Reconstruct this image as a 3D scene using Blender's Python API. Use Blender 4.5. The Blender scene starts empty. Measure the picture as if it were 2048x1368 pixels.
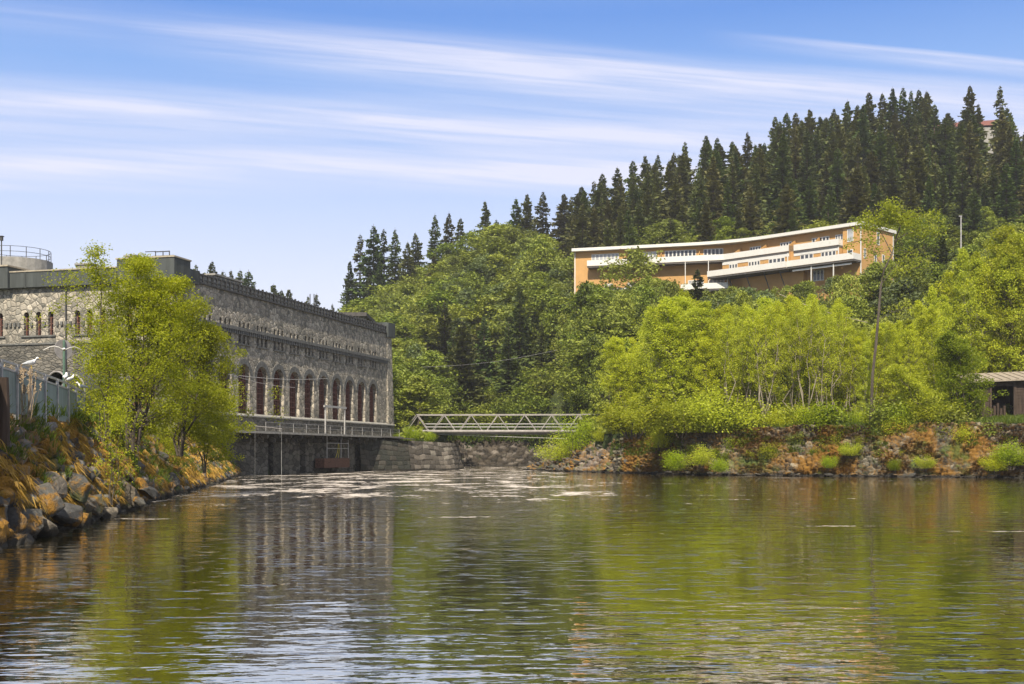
import bpy, bmesh, math, random
import numpy as np
from mathutils import Vector, Matrix
R = math.radians
SC = bpy.context.scene
COL = SC.collection
FP, HZ, CX, CAMH = 2400.0, 908.0, 1024.0, 2.0     # survey of the photograph: focal, horizon, centre, eye height

def W(x, y, Y):
    """survey point: bearing x, height y at the distance Y (metres)"""
    return Vector(((x-CX)*Y/FP, Y, CAMH-(y-HZ)*Y/FP))

# ------------------------------------------------------------------ helpers
def mesh_quads(name, V, F):
    V = np.asarray(V, dtype=np.float32).reshape(-1, 3); F = np.asarray(F, dtype=np.int32)
    k = F.shape[1]
    me = bpy.data.meshes.new(name)
    me.vertices.add(len(V)); me.vertices.foreach_set('co', V.ravel())
    me.loops.add(F.size); me.loops.foreach_set('vertex_index', F.ravel())
    me.polygons.add(len(F))
    me.polygons.foreach_set('loop_start', np.arange(0, F.size, k, dtype=np.int32))
    me.polygons.foreach_set('loop_total', np.full(len(F), k, dtype=np.int32))
    me.update(calc_edges=True)
    return me

class MB:
    def __init__(s): s.v = []; s.f = []
    def add(s, vs, fs):
        b = len(s.v); s.v += [tuple(v) for v in vs]; s.f += [tuple(i+b for i in f) for f in fs]; return s
    def box(s, x0, x1, y0, y1, z0, z1, T=None):
        vs = [Vector((x, y, z)) for z in (z0, z1) for y in (y0, y1) for x in (x0, x1)]
        if T: vs = [T(*v) for v in vs]
        return s.add(vs, [(0,2,3,1),(4,5,7,6),(0,1,5,4),(2,6,7,3),(0,4,6,2),(1,3,7,5)])
    def bar(s, a, b, w=.05, h=None, up=(0,0,1)):
        a = Vector(a); b = Vector(b); h = h or w; d = (b-a).normalized(); up = Vector(up)
        if abs(d.dot(up)) > .97: up = Vector((1,0,0))
        x = d.cross(up).normalized(); y = x.cross(d).normalized()
        vs = [p + x*sx*w/2 + y*sy*h/2 for p in (a, b) for sx, sy in ((-1,-1),(1,-1),(1,1),(-1,1))]
        return s.add(vs, [(3,2,1,0),(4,5,6,7),(0,1,5,4),(1,2,6,5),(2,3,7,6),(3,0,4,7)])
    def tube(s, pts, rad, n=6, cap=True):
        pts = [Vector(p) for p in pts]; rings = []
        up = Vector((0,0,1))
        for i, p in enumerate(pts):
            d = (pts[min(i+1, len(pts)-1)] - pts[max(i-1, 0)]).normalized()
            u = up if abs(d.dot(up)) < .95 else Vector((1,0,0))
            x = d.cross(u).normalized(); y = x.cross(d)
            r = rad[i] if hasattr(rad, '__len__') else rad
            rings.append([p + (x*math.cos(2*math.pi*k/n) + y*math.sin(2*math.pi*k/n))*r for k in range(n)])
        vs = [v for rg in rings for v in rg]; fs = []
        for i in range(len(pts)-1):
            for k in range(n):
                fs.append((i*n+k, i*n+(k+1)%n, (i+1)*n+(k+1)%n, (i+1)*n+k))
        if cap: fs.append(tuple(range(n))[::-1]); fs.append(tuple((len(pts)-1)*n+k for k in range(n)))
        return s.add(vs, fs)
    def data(s, name, mat=None, smooth=False):
        me = bpy.data.meshes.new(name); me.from_pydata(s.v, [], s.f); me.validate(); me.update()
        if mat: me.materials.append(mat)
        if smooth: me.polygons.foreach_set('use_smooth', [True]*len(me.polygons))
        return me

def link(name, data, parent=None, mat=None, label=None, loc=None):
    o = bpy.data.objects.new(name, data); COL.objects.link(o)
    if parent is not None: o.parent = parent
    if mat is not None and data is not None and not data.materials: data.materials.append(mat)
    if label: o['label'] = label
    if loc is not None: o.location = loc
    return o
def tag(o, label, cat, group=None):
    o['label'] = label; o['category'] = cat
    if group: o['group'] = group
    return o
def thing(name, label, cat, loc=(0,0,0), rz=0, group=None):
    o = link(name, None); o.location = loc; o.rotation_euler = (0,0,rz); o.empty_display_size = .3
    return tag(o, label, cat, group)
def struct(name, data, mat=None, kind='structure'):
    o = link(name, data, mat=mat); o['kind'] = kind; return o
def clone(root, loc, rz=0, sc=1):
    r = root.copy(); COL.objects.link(r); r.location = loc; r.rotation_euler = (0,0,rz)
    r.scale = (sc,)*3 if not hasattr(sc, '__len__') else sc
    for ch in root.children:
        c = ch.copy(); COL.objects.link(c); c.parent = r
        for g in ch.children:
            d = g.copy(); COL.objects.link(d); d.parent = c
    return r

# ------------------------------------------------------------------ materials
class NT:
    def __init__(s, nt): s.nt = nt; s.nt.nodes.clear()
    def n(s, t, **kw):
        nd = s.nt.nodes.new(t)
        for k, v in kw.items():
            if k.startswith('_'): setattr(nd, k[1:], v)
        return nd
    def l(s, a, b): s.nt.links.new(a, b)
    def inp(s, sock, v):
        if v is None: return
        if isinstance(v, bpy.types.NodeSocket): s.l(v, sock)
        elif hasattr(v, '__len__') and len(v) == 3 and sock.type == 'RGBA': sock.default_value = (*v, 1)
        else: sock.default_value = v
    def m(s, op, a, b=None, c=None, clamp=False):
        nd = s.n('ShaderNodeMath', _operation=op); nd.use_clamp = clamp
        for i, v in enumerate((a, b, c)): s.inp(nd.inputs[i], v)
        return nd.outputs[0]
    def mix(s, f, a, b, mode='MIX'):
        nd = s.n('ShaderNodeMix', _data_type='RGBA', _blend_type=mode)
        s.inp(nd.inputs[0], f); s.inp(nd.inputs[6], a); s.inp(nd.inputs[7], b); return nd.outputs[2]
    def ramp(s, f, *stops, interp='LINEAR'):
        nd = s.n('ShaderNodeValToRGB'); cr = nd.color_ramp; cr.interpolation = interp
        while len(cr.elements) < len(stops): cr.elements.new(.5)
        for e, (p, c) in zip(cr.elements, stops):
            e.position = p; e.color = (*c, 1) if hasattr(c, '__len__') else (c, c, c, 1)
        s.inp(nd.inputs[0], f); return nd.outputs[0]
    def noise(s, vec=None, scale=5, detail=3, rough=.5, dist=0):
        nd = s.n('ShaderNodeTexNoise'); s.inp(nd.inputs['Vector'], vec)
        nd.inputs['Scale'].default_value = scale; nd.inputs['Detail'].default_value = detail
        nd.inputs['Roughness'].default_value = rough; nd.inputs['Distortion'].default_value = dist
        return nd.outputs[0]
    def voro(s, vec=None, scale=5, feature='F1', out=0, rnd=1):
        nd = s.n('ShaderNodeTexVoronoi', _feature=feature); s.inp(nd.inputs['Vector'], vec)
        nd.inputs['Scale'].default_value = scale; nd.inputs['Randomness'].default_value = rnd
        return nd.outputs[out]
    def mapping(s, vec, scale=(1,1,1), rot=(0,0,0), loc=(0,0,0)):
        nd = s.n('ShaderNodeMapping'); s.l(vec, nd.inputs[0])
        nd.inputs['Scale'].default_value = scale; nd.inputs['Rotation'].default_value = rot; nd.inputs['Location'].default_value = loc
        return nd.outputs[0]
    def pos(s): return s.n('ShaderNodeNewGeometry').outputs['Position']
    def bump(s, h, strength=.5, dist=.05, normal=None):
        nd = s.n('ShaderNodeBump'); nd.inputs['Strength'].default_value = strength
        s.inp(nd.inputs['Distance'], dist); s.l(h, nd.inputs['Height'])
        if normal: s.l(normal, nd.inputs['Normal'])
        return nd.outputs[0]
    def princ(s, col, rough=.8, normal=None, metal=0, spec=.3):
        p = s.n('ShaderNodeBsdfPrincipled'); s.inp(p.inputs['Base Color'], col); s.inp(p.inputs['Roughness'], rough)
        p.inputs['Metallic'].default_value = metal; p.inputs['Specular IOR Level'].default_value = spec
        if normal: s.l(normal, p.inputs['Normal'])
        return p
    def out(s, sh): 
        o = s.n('ShaderNodeOutputMaterial'); s.l(sh.outputs[0] if hasattr(sh, 'outputs') else sh, o.inputs[0])
def newmat(name):
    m = bpy.data.materials.new(name); m.use_nodes = True; return m, NT(m.node_tree)

def m_simple(name, col, rough=.7, var=.25, scale=4, metal=0, bump=0, spec=.3, streak=False):
    m, t = newmat(name); p = t.pos()
    if streak: p = t.mapping(p, (scale, scale, scale*.12)); n = t.noise(p, 1, 4, .6)
    else: n = t.noise(p, scale, 4, .6)
    c = t.mix(t.ramp(n, (.3, 0), (.7, 1)), tuple(x*(1-var) for x in col), tuple(min(1, x*(1+var)) for x in col))
    nm = t.bump(t.noise(p, scale*4, 3), .4, bump) if bump else None
    t.out(t.princ(c, rough, nm, metal, spec)); return m

def m_leaf(name, a, b, c, trans=.4, vary=.3, back=1.25):
    """a,b leaf-to-leaf colours, c tree-to-tree tint"""
    m, t = newmat(name)
    isl = t.n('ShaderNodeNewGeometry').outputs['Random Per Island']
    oi = t.n('ShaderNodeObjectInfo').outputs['Random']
    col = t.mix(isl, a, b)
    col = t.mix(t.m('MULTIPLY', oi, vary*2, clamp=True), col, c)
    v = t.m('MULTIPLY_ADD', t.m('FRACT', t.m('MULTIPLY', oi, 17.3)), .75, .55)
    col = t.mix(1, col, t.ramp(v, (0, 0), (1, 1)), 'MULTIPLY')
    hs = t.n('ShaderNodeHueSaturation'); hs.inputs['Saturation'].default_value = 1.0; hs.inputs['Value'].default_value = 1.25; t.l(col, hs.inputs['Color']); col = hs.outputs[0]
    d = t.n('ShaderNodeBsdfPrincipled'); t.l(col, d.inputs['Base Color']); d.inputs['Roughness'].default_value = .55; d.inputs['Specular IOR Level'].default_value = .25
    tr = t.n('ShaderNodeBsdfTranslucent'); t.l(t.mix(1, col, (back, back, back*.5), 'MULTIPLY'), tr.inputs[0])
    mx = t.n('ShaderNodeMixShader'); mx.inputs[0].default_value = trans; t.l(d.outputs[0], mx.inputs[1]); t.l(tr.outputs[0], mx.inputs[2])
    t.out(mx); return m

def m_rubble(name, scale, c1, c2, c3, mortar=(.06,.058,.05), stretch=(1,1,1), edge=.06, rot=0, bump=.06, dirt=.5):
    """irregular stones bedded in mortar"""
    m, t = newmat(name); p = t.mapping(t.pos(), stretch, (0,0,rot))
    wob = t.n('ShaderNodeTexNoise'); t.l(p, wob.inputs['Vector']); wob.inputs['Scale'].default_value = scale*1.3
    va = t.n('ShaderNodeVectorMath', _operation='MULTIPLY_ADD'); t.l(wob.outputs[1], va.inputs[0])
    va.inputs[1].default_value = (.25/scale,)*3; t.l(p, va.inputs[2]); q = va.outputs[0]
    e = t.voro(q, scale, 'DISTANCE_TO_EDGE', 0)
    cell = t.voro(q, scale, 'F1', 1)
    sep = t.n('ShaderNodeSeparateColor'); t.l(cell, sep.inputs[0])
    base = t.ramp(sep.outputs[0], (0, c1), (.35, c2), (.7, c3), (1, tuple(x*1.35 for x in c2)))
    base = t.mix(t.m('MULTIPLY', sep.outputs[1], .45), base, (.055,.055,.055))
    fine = t.noise(t.pos(), 9, 5, .7)
    base = t.mix(1, base, t.ramp(fine, (.25, .55), (.75, 1.25)), 'MULTIPLY')
    big = t.noise(t.mapping(t.pos(), (.35,.35,.12)), 1, 4, .6)
    base = t.mix(t.m('MULTIPLY', t.ramp(big, (.45, 0), (.7, 1)), dirt), base, (.035,.036,.032))
    k = t.ramp(e, (0, 0), (edge, 1))
    col = t.mix(k, mortar, base)
    h = t.m('ADD', t.ramp(e, (0, 0), (edge*3, 1)), t.m('MULTIPLY', fine, .5))
    t.out(t.princ(col, .9, t.bump(h, .9, bump), spec=.2)); return m

def m_stonecol(name, moss=.5, mcol=((.30,.12,.012),(.42,.22,.03)), mscale=.35, green=.2, wet=True, msm=.05):
    """boulders / dry stone: colour attribute per stone, ochre moss, wet dark foot"""
    m, t = newmat(name); p = t.pos()
    at = t.n('ShaderNodeAttribute', _attribute_name='Col').outputs[0]
    fine = t.noise(p, 7, 6, .7)
    c = t.mix(1, at, t.ramp(fine, (.25, .45), (.75, 1.35)), 'MULTIPLY')
    mn = t.noise(p, mscale, 5, .65, .4); mf = t.noise(p, 5, 4, .7)
    k = t.m('ADD', mn, t.m('MULTIPLY_ADD', mf, .35, -.17))
    mk = t.ramp(k, (1-moss-msm, 0), (1-moss+msm, 1))
    mc = t.mix(t.noise(p, 14, 3, .7), mcol[0], mcol[1])
    c = t.mix(mk, c, mc)
    g = t.noise(t.mapping(p, (1,1,1), loc=(7,3,9)), .45, 4, .6)
    c = t.mix(t.ramp(g, (1-green-.06, 0), (1-green+.06, .85)), c, t.mix(mf, (.035,.06,.012), (.10,.13,.02)))
    sp = t.n('ShaderNodeSeparateXYZ'); t.l(p, sp.inputs[0])
    if wet:
        wz = t.m('ADD', sp.outputs[2], t.m('MULTIPLY_ADD', fine, .5, -.25))
        c = t.mix(t.ramp(wz, (.12, 1), (.3, 0)), c, (.03,.027,.022))
    h = t.m('ADD', fine, t.m('MULTIPLY', t.m('MULTIPLY', mk, t.noise(p, 22, 2)), 1.2))
    t.out(t.princ(c, .85, t.bump(h, .8, .07), spec=.25)); return m

M = {}
M['bark'] = m_simple('bark', (.085,.07,.055), .95, .5, 6, bump=.02, streak=True)
M['pale_bark'] = m_simple('pale_bark', (.30,.27,.22), .9, .45, 5, bump=.02, streak=True)
M['grey_bark'] = m_simple('grey_bark', (.21,.18,.14), .9, .4, 5, streak=True)
M['spruce_bark'] = m_simple('spruce_bark', (.10,.075,.06), .95, .3, 4)
M['spruce'] = m_leaf('spruce_needles', (.045,.082,.018), (.085,.125,.026), (.120,.105,.035), .2, .4)
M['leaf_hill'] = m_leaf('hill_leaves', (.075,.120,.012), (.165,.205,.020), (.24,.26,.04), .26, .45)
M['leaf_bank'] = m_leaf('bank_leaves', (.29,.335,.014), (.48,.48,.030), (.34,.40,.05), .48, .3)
M['leaf_near'] = m_leaf('near_leaves', (.24,.285,.010), (.43,.43,.018), (.24,.28,.02), .5, .1)
M['leaf_lime'] = m_leaf('lime_leaves', (.21,.29,.010), (.32,.38,.014), (.26,.33,.02), .5, .1)
M['leaf_pale'] = m_leaf('pale_leaves', (.15,.18,.03), (.21,.24,.04), (.19,.22,.06), .4, .4)
M['leaf_grey'] = m_leaf('grey_leaves', (.09,.13,.045), (.16,.19,.075), (.14,.17,.07), .35, .3)
M['grass'] = m_leaf('grass_blades', (.07,.12,.012), (.15,.19,.02), (.10,.15,.02), .35, .1)
M['dead'] = m_leaf('dry_blades', (.36,.21,.035), (.60,.37,.07), (.42,.30,.10), .35, .3)
M['mosstuft'] = m_leaf('ochre_moss', (.20,.10,.014), (.36,.19,.026), (.26,.15,.03), .2, .2)
M['reed'] = m_simple('dry_stalk', (.32,.24,.15), .9, .4, 10)
M['hall_stone'] = m_rubble('hall_rubble', 2.3, (.22,.21,.175), (.42,.385,.315), (.55,.485,.385), (.13,.12,.10), rot=R(-15), dirt=.35)
M['hall_cut'] = m_rubble('hall_coursed', 1.9, (.12,.115,.10), (.21,.195,.165), (.26,.235,.195), (.05,.05,.043), (1,1,2.3), .05, R(-15), dirt=.6)
M['quay'] = m_rubble('quay_masonry', 1.25, (.07,.065,.055), (.15,.14,.115), (.21,.19,.155), (.015,.015,.013), (1,1,1.7), .05, R(-15), dirt=.8)
M['recess_shade'] = m_simple('shaded_recess_stone', (.022,.022,.02), .7, .4, 3, bump=.02)  # near-black stone: shade of the quay recesses put into the colour
M['smooth_stone'] = m_simple('dressed_stone', (.12,.12,.112), .85, .35, 3, bump=.01)
M['brickred'] = m_simple('rust_red_paint', (.16,.072,.055), .7, .3, 6)
M['slot'] = m_simple('dark_teal_paint', (.03,.035,.034), .6, .3, 6)
M['darkglass'] = m_simple('dark_glass', (.018,.016,.016), .15, .2, 2, spec=.5)
M['clad'] = m_simple('weathered_cladding', (.055,.062,.060), .8, .35, 2, streak=True)
M['cladtop'] = m_simple('pale_flashing', (.33,.29,.22), .7, .3, 3)
M['iron'] = m_simple('dark_iron', (.05,.05,.05), .7, .2, 8)
M['galv'] = m_simple('galvanised_steel', (.42,.41,.40), .55, .2, 5, metal=.3)
M['galvbridge'] = m_simple('weathered_bridge_steel', (.27,.25,.235), .65, .25, 3)
M['greypole'] = m_simple('grey_pole', (.20,.20,.19), .7, .2, 5)
M['rust'] = m_simple('rusty_steel', (.10,.05,.035), .9, .5, 6)
M['fence'] = m_simple('grey_green_sheet', (.20,.245,.225), .6, .15, 3, streak=True)
M['concrete'] = m_simple('concrete', (.26,.25,.225), .9, .25, 2, bump=.01)
M['darkroof'] = m_simple('roof_felt', (.075,.07,.065), .9, .3, 2)
M['wood'] = m_simple('weathered_planks', (.055,.038,.028), .9, .45, 6, streak=True)
M['roofing'] = m_simple('pale_roof_sheet', (.27,.23,.18), .8, .3, 3)
M['white'] = m_simple('white_paint', (.60,.59,.55), .5, .05, 2)
M['ochre'] = m_simple('ochre_panels', (.45,.26,.095), .7, .10, .6)
M['glass'] = m_simple('window_glass', (.05,.055,.065), .08, .5, .6, spec=.6)
M['curtain'] = m_simple('curtained_glass', (.33,.34,.35), .2, .3, 1, spec=.6)
M['slab_shadow'] = m_simple('shadowed_slab', (.09,.085,.08), .8, .2, 3)  # balcony slabs: shadow strip under the parapets put into the colour
M['gull_white'] = m_simple('white_feathers', (.78,.76,.72), .8, .06, 20)
M['gull_grey'] = m_simple('grey_feathers', (.40,.42,.44), .8, .1, 20)
M['gull_black'] = m_simple('black_feathers', (.04,.04,.04), .8, .1, 20)
M['beak'] = m_simple('yellow_beak', (.55,.38,.05), .5, .1, 20)
M['redroof'] = m_simple('red_roof_tiles', (.16,.06,.045), .85, .2, 2)
M['yellow'] = m_simple('yellow_hose', (.5,.42,.05), .6, .1, 5)
M['boulder'] = m_stonecol('boulder_rock', .44, mcol=((.16,.08,.015),(.36,.19,.03)), mscale=1.0, green=.33)
M['wallstone'] = m_stonecol('mossy_dry_stone', .50, mcol=((.13,.068,.014),(.29,.15,.026)), mscale=.22, green=.43, msm=.06)
M['bankstone'] = m_stonecol('mossy_bank_rock', .47, mcol=((.16,.08,.015),(.42,.22,.03)), mscale=.5, green=.42, msm=.07)
M['bastion'] = m_stonecol('pier_blocks', .12, green=.12)
M['cliff'] = m_stonecol('far_bank_earth', .30, mcol=((.09,.05,.025),(.13,.08,.035)), green=.35)

def ground_mat():
    m, t = newmat('forest_floor'); p = t.pos()
    n = t.noise(p, .25, 6, .65); f = t.noise(p, 3, 4, .7)
    c = t.ramp(n, (.3, (.018,.026,.010)), (.5, (.032,.045,.014)), (.7, (.06,.07,.02)))
    c = t.mix(1, c, t.ramp(f, (.3, .6), (.7, 1.3)), 'MULTIPLY')
    t.out(t.princ(c, .95, t.bump(f, .6, .2), spec=.1)); return m
def yard_mat():
    m, t = newmat('yard_grit'); p = t.pos(); n = t.noise(p, 1.2, 5, .6)
    t.out(t.princ(t.ramp(n, (.3, (.09,.08,.06)), (.7, (.16,.14,.11))), .95, t.bump(n, .4, .03), spec=.1)); return m

def water_mat():
    m, t = newmat('river_water'); p = t.pos()
    sp = t.n('ShaderNodeSeparateXYZ'); t.l(p, sp.inputs[0]); X, Y = sp.outputs[0], sp.outputs[1]
    # current: rough stretch in mid-river, calmer pool near the camera, patchy gusts
    patch = t.ramp(t.noise(t.mapping(p, (.035,.07,1)), 1, 3, .6), (.38, 0), (.64, 1))
    mid = t.m('MULTIPLY', t.ramp(t.m('DIVIDE', Y, 200), (.16, 0), (.30, 1), (.85, 1), (1, .6)),
                          t.ramp(t.m('DIVIDE', t.m('ADD', X, 40), 80), (.15, .6), (.25, 1), (.53, 1), (.62, .3)))
    w1 = t.noise(t.mapping(p, (.75, 1.0, 1)), 1.0, 2, .5, .3)
    w2 = t.noise(t.mapping(p, (.8, 1.25, 1), loc=(5,2,0)), 3.0, 3, .5, .4)
    w3 = t.noise(t.mapping(p, (.10,.22,1), loc=(1,8,0)), 1.0, 2, .5)
    a1 = t.m('MULTIPLY_ADD', mid, .5, t.m('MULTIPLY_ADD', patch, .35, .35))
    farw = t.ramp(t.m('DIVIDE', Y, 100), (.35, .25), (.8, 1))
    h = t.m('ADD', t.m('MULTIPLY', w1, t.m('MULTIPLY', t.m('MULTIPLY', a1, farw), .085)), t.m('MULTIPLY', w2, t.m('MULTIPLY', a1, .008)))
    w4 = t.m('MAXIMUM', t.m('SUBTRACT', t.noise(t.mapping(p, (.9, 2.6, 1), loc=(4,4,0)), 1.6, 3, .6, .3), .58), 0)
    h = t.m('ADD', h, t.m('MULTIPLY', t.m('MULTIPLY', w4, a1), .09))
    w5 = t.noise(t.mapping(p, (.9, 1.8, 1), loc=(9,1,0)), 7.0, 2, .5)
    h = t.m('ADD', h, t.m('MULTIPLY', t.m('MULTIPLY', w5, a1), .0018))
    h = t.m('ADD', h, t.m('MULTIPLY', w3, .02))
    nrm = t.bump(h, 1, 1.0)
    fr = t.n('ShaderNodeFresnel'); fr.inputs[0].default_value = 1.4; t.l(nrm, fr.inputs[1])
    gl = t.n('ShaderNodeBsdfGlossy'); gl.inputs['Roughness'].default_value = .02; t.l(nrm, gl.inputs['Normal']); t.inp(gl.inputs[0], (1,.945,.85))
    df = t.n('ShaderNodeBsdfDiffuse'); t.inp(df.inputs[0], (.022,.022,.006))
    wat = t.n('ShaderNodeMixShader'); t.l(t.m('POWER', fr.outputs[0], .19, clamp=True), wat.inputs[0]); t.l(df.outputs[0], wat.inputs[1]); t.l(gl.outputs[0], wat.inputs[2])
    # drifting foam, plus sky glints painted as pale streaks in the colour
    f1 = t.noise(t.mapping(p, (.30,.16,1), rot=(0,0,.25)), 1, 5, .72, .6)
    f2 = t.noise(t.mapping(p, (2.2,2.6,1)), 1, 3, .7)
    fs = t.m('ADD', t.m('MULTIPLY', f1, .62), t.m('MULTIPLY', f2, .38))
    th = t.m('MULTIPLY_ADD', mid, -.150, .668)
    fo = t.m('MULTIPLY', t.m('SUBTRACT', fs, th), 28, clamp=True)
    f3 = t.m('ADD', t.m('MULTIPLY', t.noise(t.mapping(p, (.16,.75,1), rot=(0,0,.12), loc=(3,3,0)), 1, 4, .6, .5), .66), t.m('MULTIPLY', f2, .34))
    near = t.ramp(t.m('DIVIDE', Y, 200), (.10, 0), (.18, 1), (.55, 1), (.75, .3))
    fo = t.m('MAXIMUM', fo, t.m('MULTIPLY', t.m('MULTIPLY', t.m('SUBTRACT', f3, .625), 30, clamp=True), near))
    foam_glint = t.n('ShaderNodeBsdfDiffuse'); t.inp(foam_glint.inputs[0], (.58,.52,.46))
    mx = t.n('ShaderNodeMixShader'); t.l(t.m('MULTIPLY', fo, .85), mx.inputs[0]); t.l(wat.outputs[0], mx.inputs[1]); t.l(foam_glint.outputs[0], mx.inputs[2])
    t.out(mx); return m

# ------------------------------------------------------------------ terrain
def vnoise(x, y, seed=0):
    xi = np.floor(x); yi = np.floor(y); xf = x-xi; yf = y-yi
    def h(a, b): 
        v = np.sin(a*127.1 + b*311.7 + seed*74.7)*43758.5453; return v-np.floor(v)
    u = xf*xf*(3-2*xf); v = yf*yf*(3-2*yf)
    return (h(xi,yi)*(1-u)+h(xi+1,yi)*u)*(1-v) + (h(xi,yi+1)*(1-u)+h(xi+1,yi+1)*u)*v
def fbm(x, y, o=4, seed=0):
    r = 0; a = .5
    for i in range(o): r = r + a*vnoise(x*2**i, y*2**i, seed+i); a *= .5
    return r
GX = [-900, 0, 350, 640, 700, 780, 900, 1050, 1200, 1400, 1600, 1800, 2048, 2900]
GT = [(0,   [3.3]*9+[4.3]*5),
      (100, [3.3]*9+[4.2,4.2,4.3,4.5,5]),
      (130, [3.4,3.4,3.4,3.5,3.5,3.5,3.5,3.5,4.2,4.5,5,5.5,6.5,8]),
      (150, [4,4,4,4,4,4,4,4,4.8,7.5,8.5,9.5,11,12]),
      (175, [5,5,5,5,5,5,5,6,12,18,19,21,22,24]),
      (200, [6,6,6,6,5,5,5,6,21,26,27,29,30,32]),
      (220, [9,9,8,7,8,11,14,17,25,33,36,38,38,40]),
      (250, [18,18,17,14,17,21,27,31,38,46,52,54,54,55]),
      (300, [30,30,29,23,28,36,45,50,56,62,70,75,75,75]),
      (345, [34,34,33,26,31,39,47,53,59,65,73,78,78,78]),
      (430, [34,34,33,26,25,32,40,45,50,55,60,62,62,62]),
      (900, [36,36,33,26,25,32,36,40,42,42,42,42,42,42])]
GY = np.array([g[0] for g in GT], float); GZ = np.array([g[1] for g in GT], float)
def landz(X, Y):
    X = np.asarray(X, float); Y = np.asarray(Y, float)
    px = CX + X/np.maximum(Y, 20)*FP
    cols = np.array([np.interp(px, GX, GZ[i]) for i in range(len(GY))])
    Yc = np.clip(Y, GY[0], GY[-1]); i = np.clip(np.searchsorted(GY, Yc)-1, 0, len(GY)-2)
    f = (Yc-GY[i])/(GY[i+1]-GY[i])
    a = np.take_along_axis(cols, i[None], 0)[0]; b = np.take_along_axis(cols, i[None]+1, 0)[0]
    z = a*(1-f)+b*f
    return z + (fbm(X*.05, Y*.05, 3, 3)-.45)*np.clip((Y-120)/60, 0, 1)*5
LBY = [0, 20, 27, 30.6, 33.8, 42.9, 52, 71.6, 104, 116]          # left waterline: depth and X
LBX = [-9, -10.2, -11.5, -12.2, -12.6, -14.2, -15.7, -18.6, -24.2, -26.5]
LTX = [-11.5, -12.3, -13.1, -13.5, -14.0, -15.8, -17.9, -21.6, -27.2, -27.6]   # top of the slope
RWX = [1.5, 3.9, 10.8, 17.9, 26.2, 33.6, 42.7, 52, 95]              # right bank waterline: X and depth
RWY = [147, 141, 126, 114, 109, 104.5, 100, 97, 88]
def is_land(X, Y):
    left = (X < np.interp(Y, [0]+LBY[1:], LTX)) & (Y < 116)
    left |= (Y >= 98) & (Y < 150) & (X < -26.5+(Y-104)*.27-1.0)
    left |= (Y >= 147.5) & (Y < 158) & (X < -10.5)
    left |= (Y >= 158) & (X < -11)
    right = (X > np.interp(Y, [126,134,141,148,152,200], [11.6,10.2,8.8,8.0,9,10])) & (Y > np.interp(X, RWX, RWY)+2.2)
    far = Y > 202 + (fbm(X*.1, Y*0, 2)-.5)*3
    return left | right | far
def ground_z(x, y): return float(landz(np.array([x]), np.array([y]))[0])
us = np.concatenate([np.linspace(-1.5, -.5, 16)[:-1], np.linspace(-.5, .5, 150), np.linspace(.5, 1.5, 16)[1:]])
ys = np.concatenate([np.linspace(5, 100, 60)[:-1], np.linspace(100, 210, 120)[:-1], np.linspace(210, 350, 50)[:-1], np.linspace(350, 900, 16)])
UU, YY = np.meshgrid(us, ys); XX = UU*np.maximum(YY, 60)
ZZ = np.where(is_land(XX, YY), landz(XX, YY), -1.6)
nu, nv = len(us), len(ys)
idx = np.arange(nu*nv).reshape(nv, nu)
F = np.stack([idx[:-1,:-1], idx[:-1,1:], idx[1:,1:], idx[1:,:-1]], -1).reshape(-1, 4)
gd = mesh_quads('ground', np.stack([XX, YY, ZZ], -1), F); gd.polygons.foreach_set('use_smooth', [True]*len(gd.polygons))
struct('ground', gd, ground_mat())
yw = [6.5]
while yw[-1] < 105: yw.append(yw[-1]+max(.012, yw[-1]**2*.00011))
yw = np.array([-400, -50, 0, 4]+yw+[115, 130, 150, 180, 220, 900]); uw = np.r_[-60, -5, -.9, np.linspace(-.52, .52, 1000), .9, 5, 60]
UW, YW = np.meshgrid(uw, yw); XW = UW*np.clip(YW, 6.5, 105)
XW[:, 0] = -1500; XW[:, -1] = 1500
def waves(X, Y):
    f = np.clip((100-Y)/60, 0, 1)*np.clip((Y-4)/2, 0, 1)*(np.abs(X) < np.maximum(Y, 6)*.6)
    gust = np.clip((fbm(X*.10+3, Y*.16, 3, 40)-.30)*2.6, .22, 1.2)
    a = fbm(X*1.0+Y*.12, Y*1.9, 2, 41)-.4; b_ = fbm(X*2.0-Y*.3, Y*5.5, 3, 42)-.4; c = fbm(X*.22, Y*.42, 2, 43)-.4
    return f*(gust*(.020*a+.013*b_)+.006*c)
ZW = waves(XW, YW); iw = np.arange(UW.size).reshape(UW.shape)
wd = mesh_quads('river_water', np.stack([XW, YW, ZW], -1), np.stack([iw[:-1,:-1], iw[:-1,1:], iw[1:,1:], iw[1:,:-1]], -1).reshape(-1, 4))
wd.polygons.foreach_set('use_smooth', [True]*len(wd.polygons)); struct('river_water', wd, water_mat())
b = MB(); b.add([(-1500,-400,-3),(1500,-400,-3),(1500,900,-3),(-1500,900,-3)], [(0,1,2,3)])
struct('river_bed', b.data('river_bed'), yard_mat())

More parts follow.
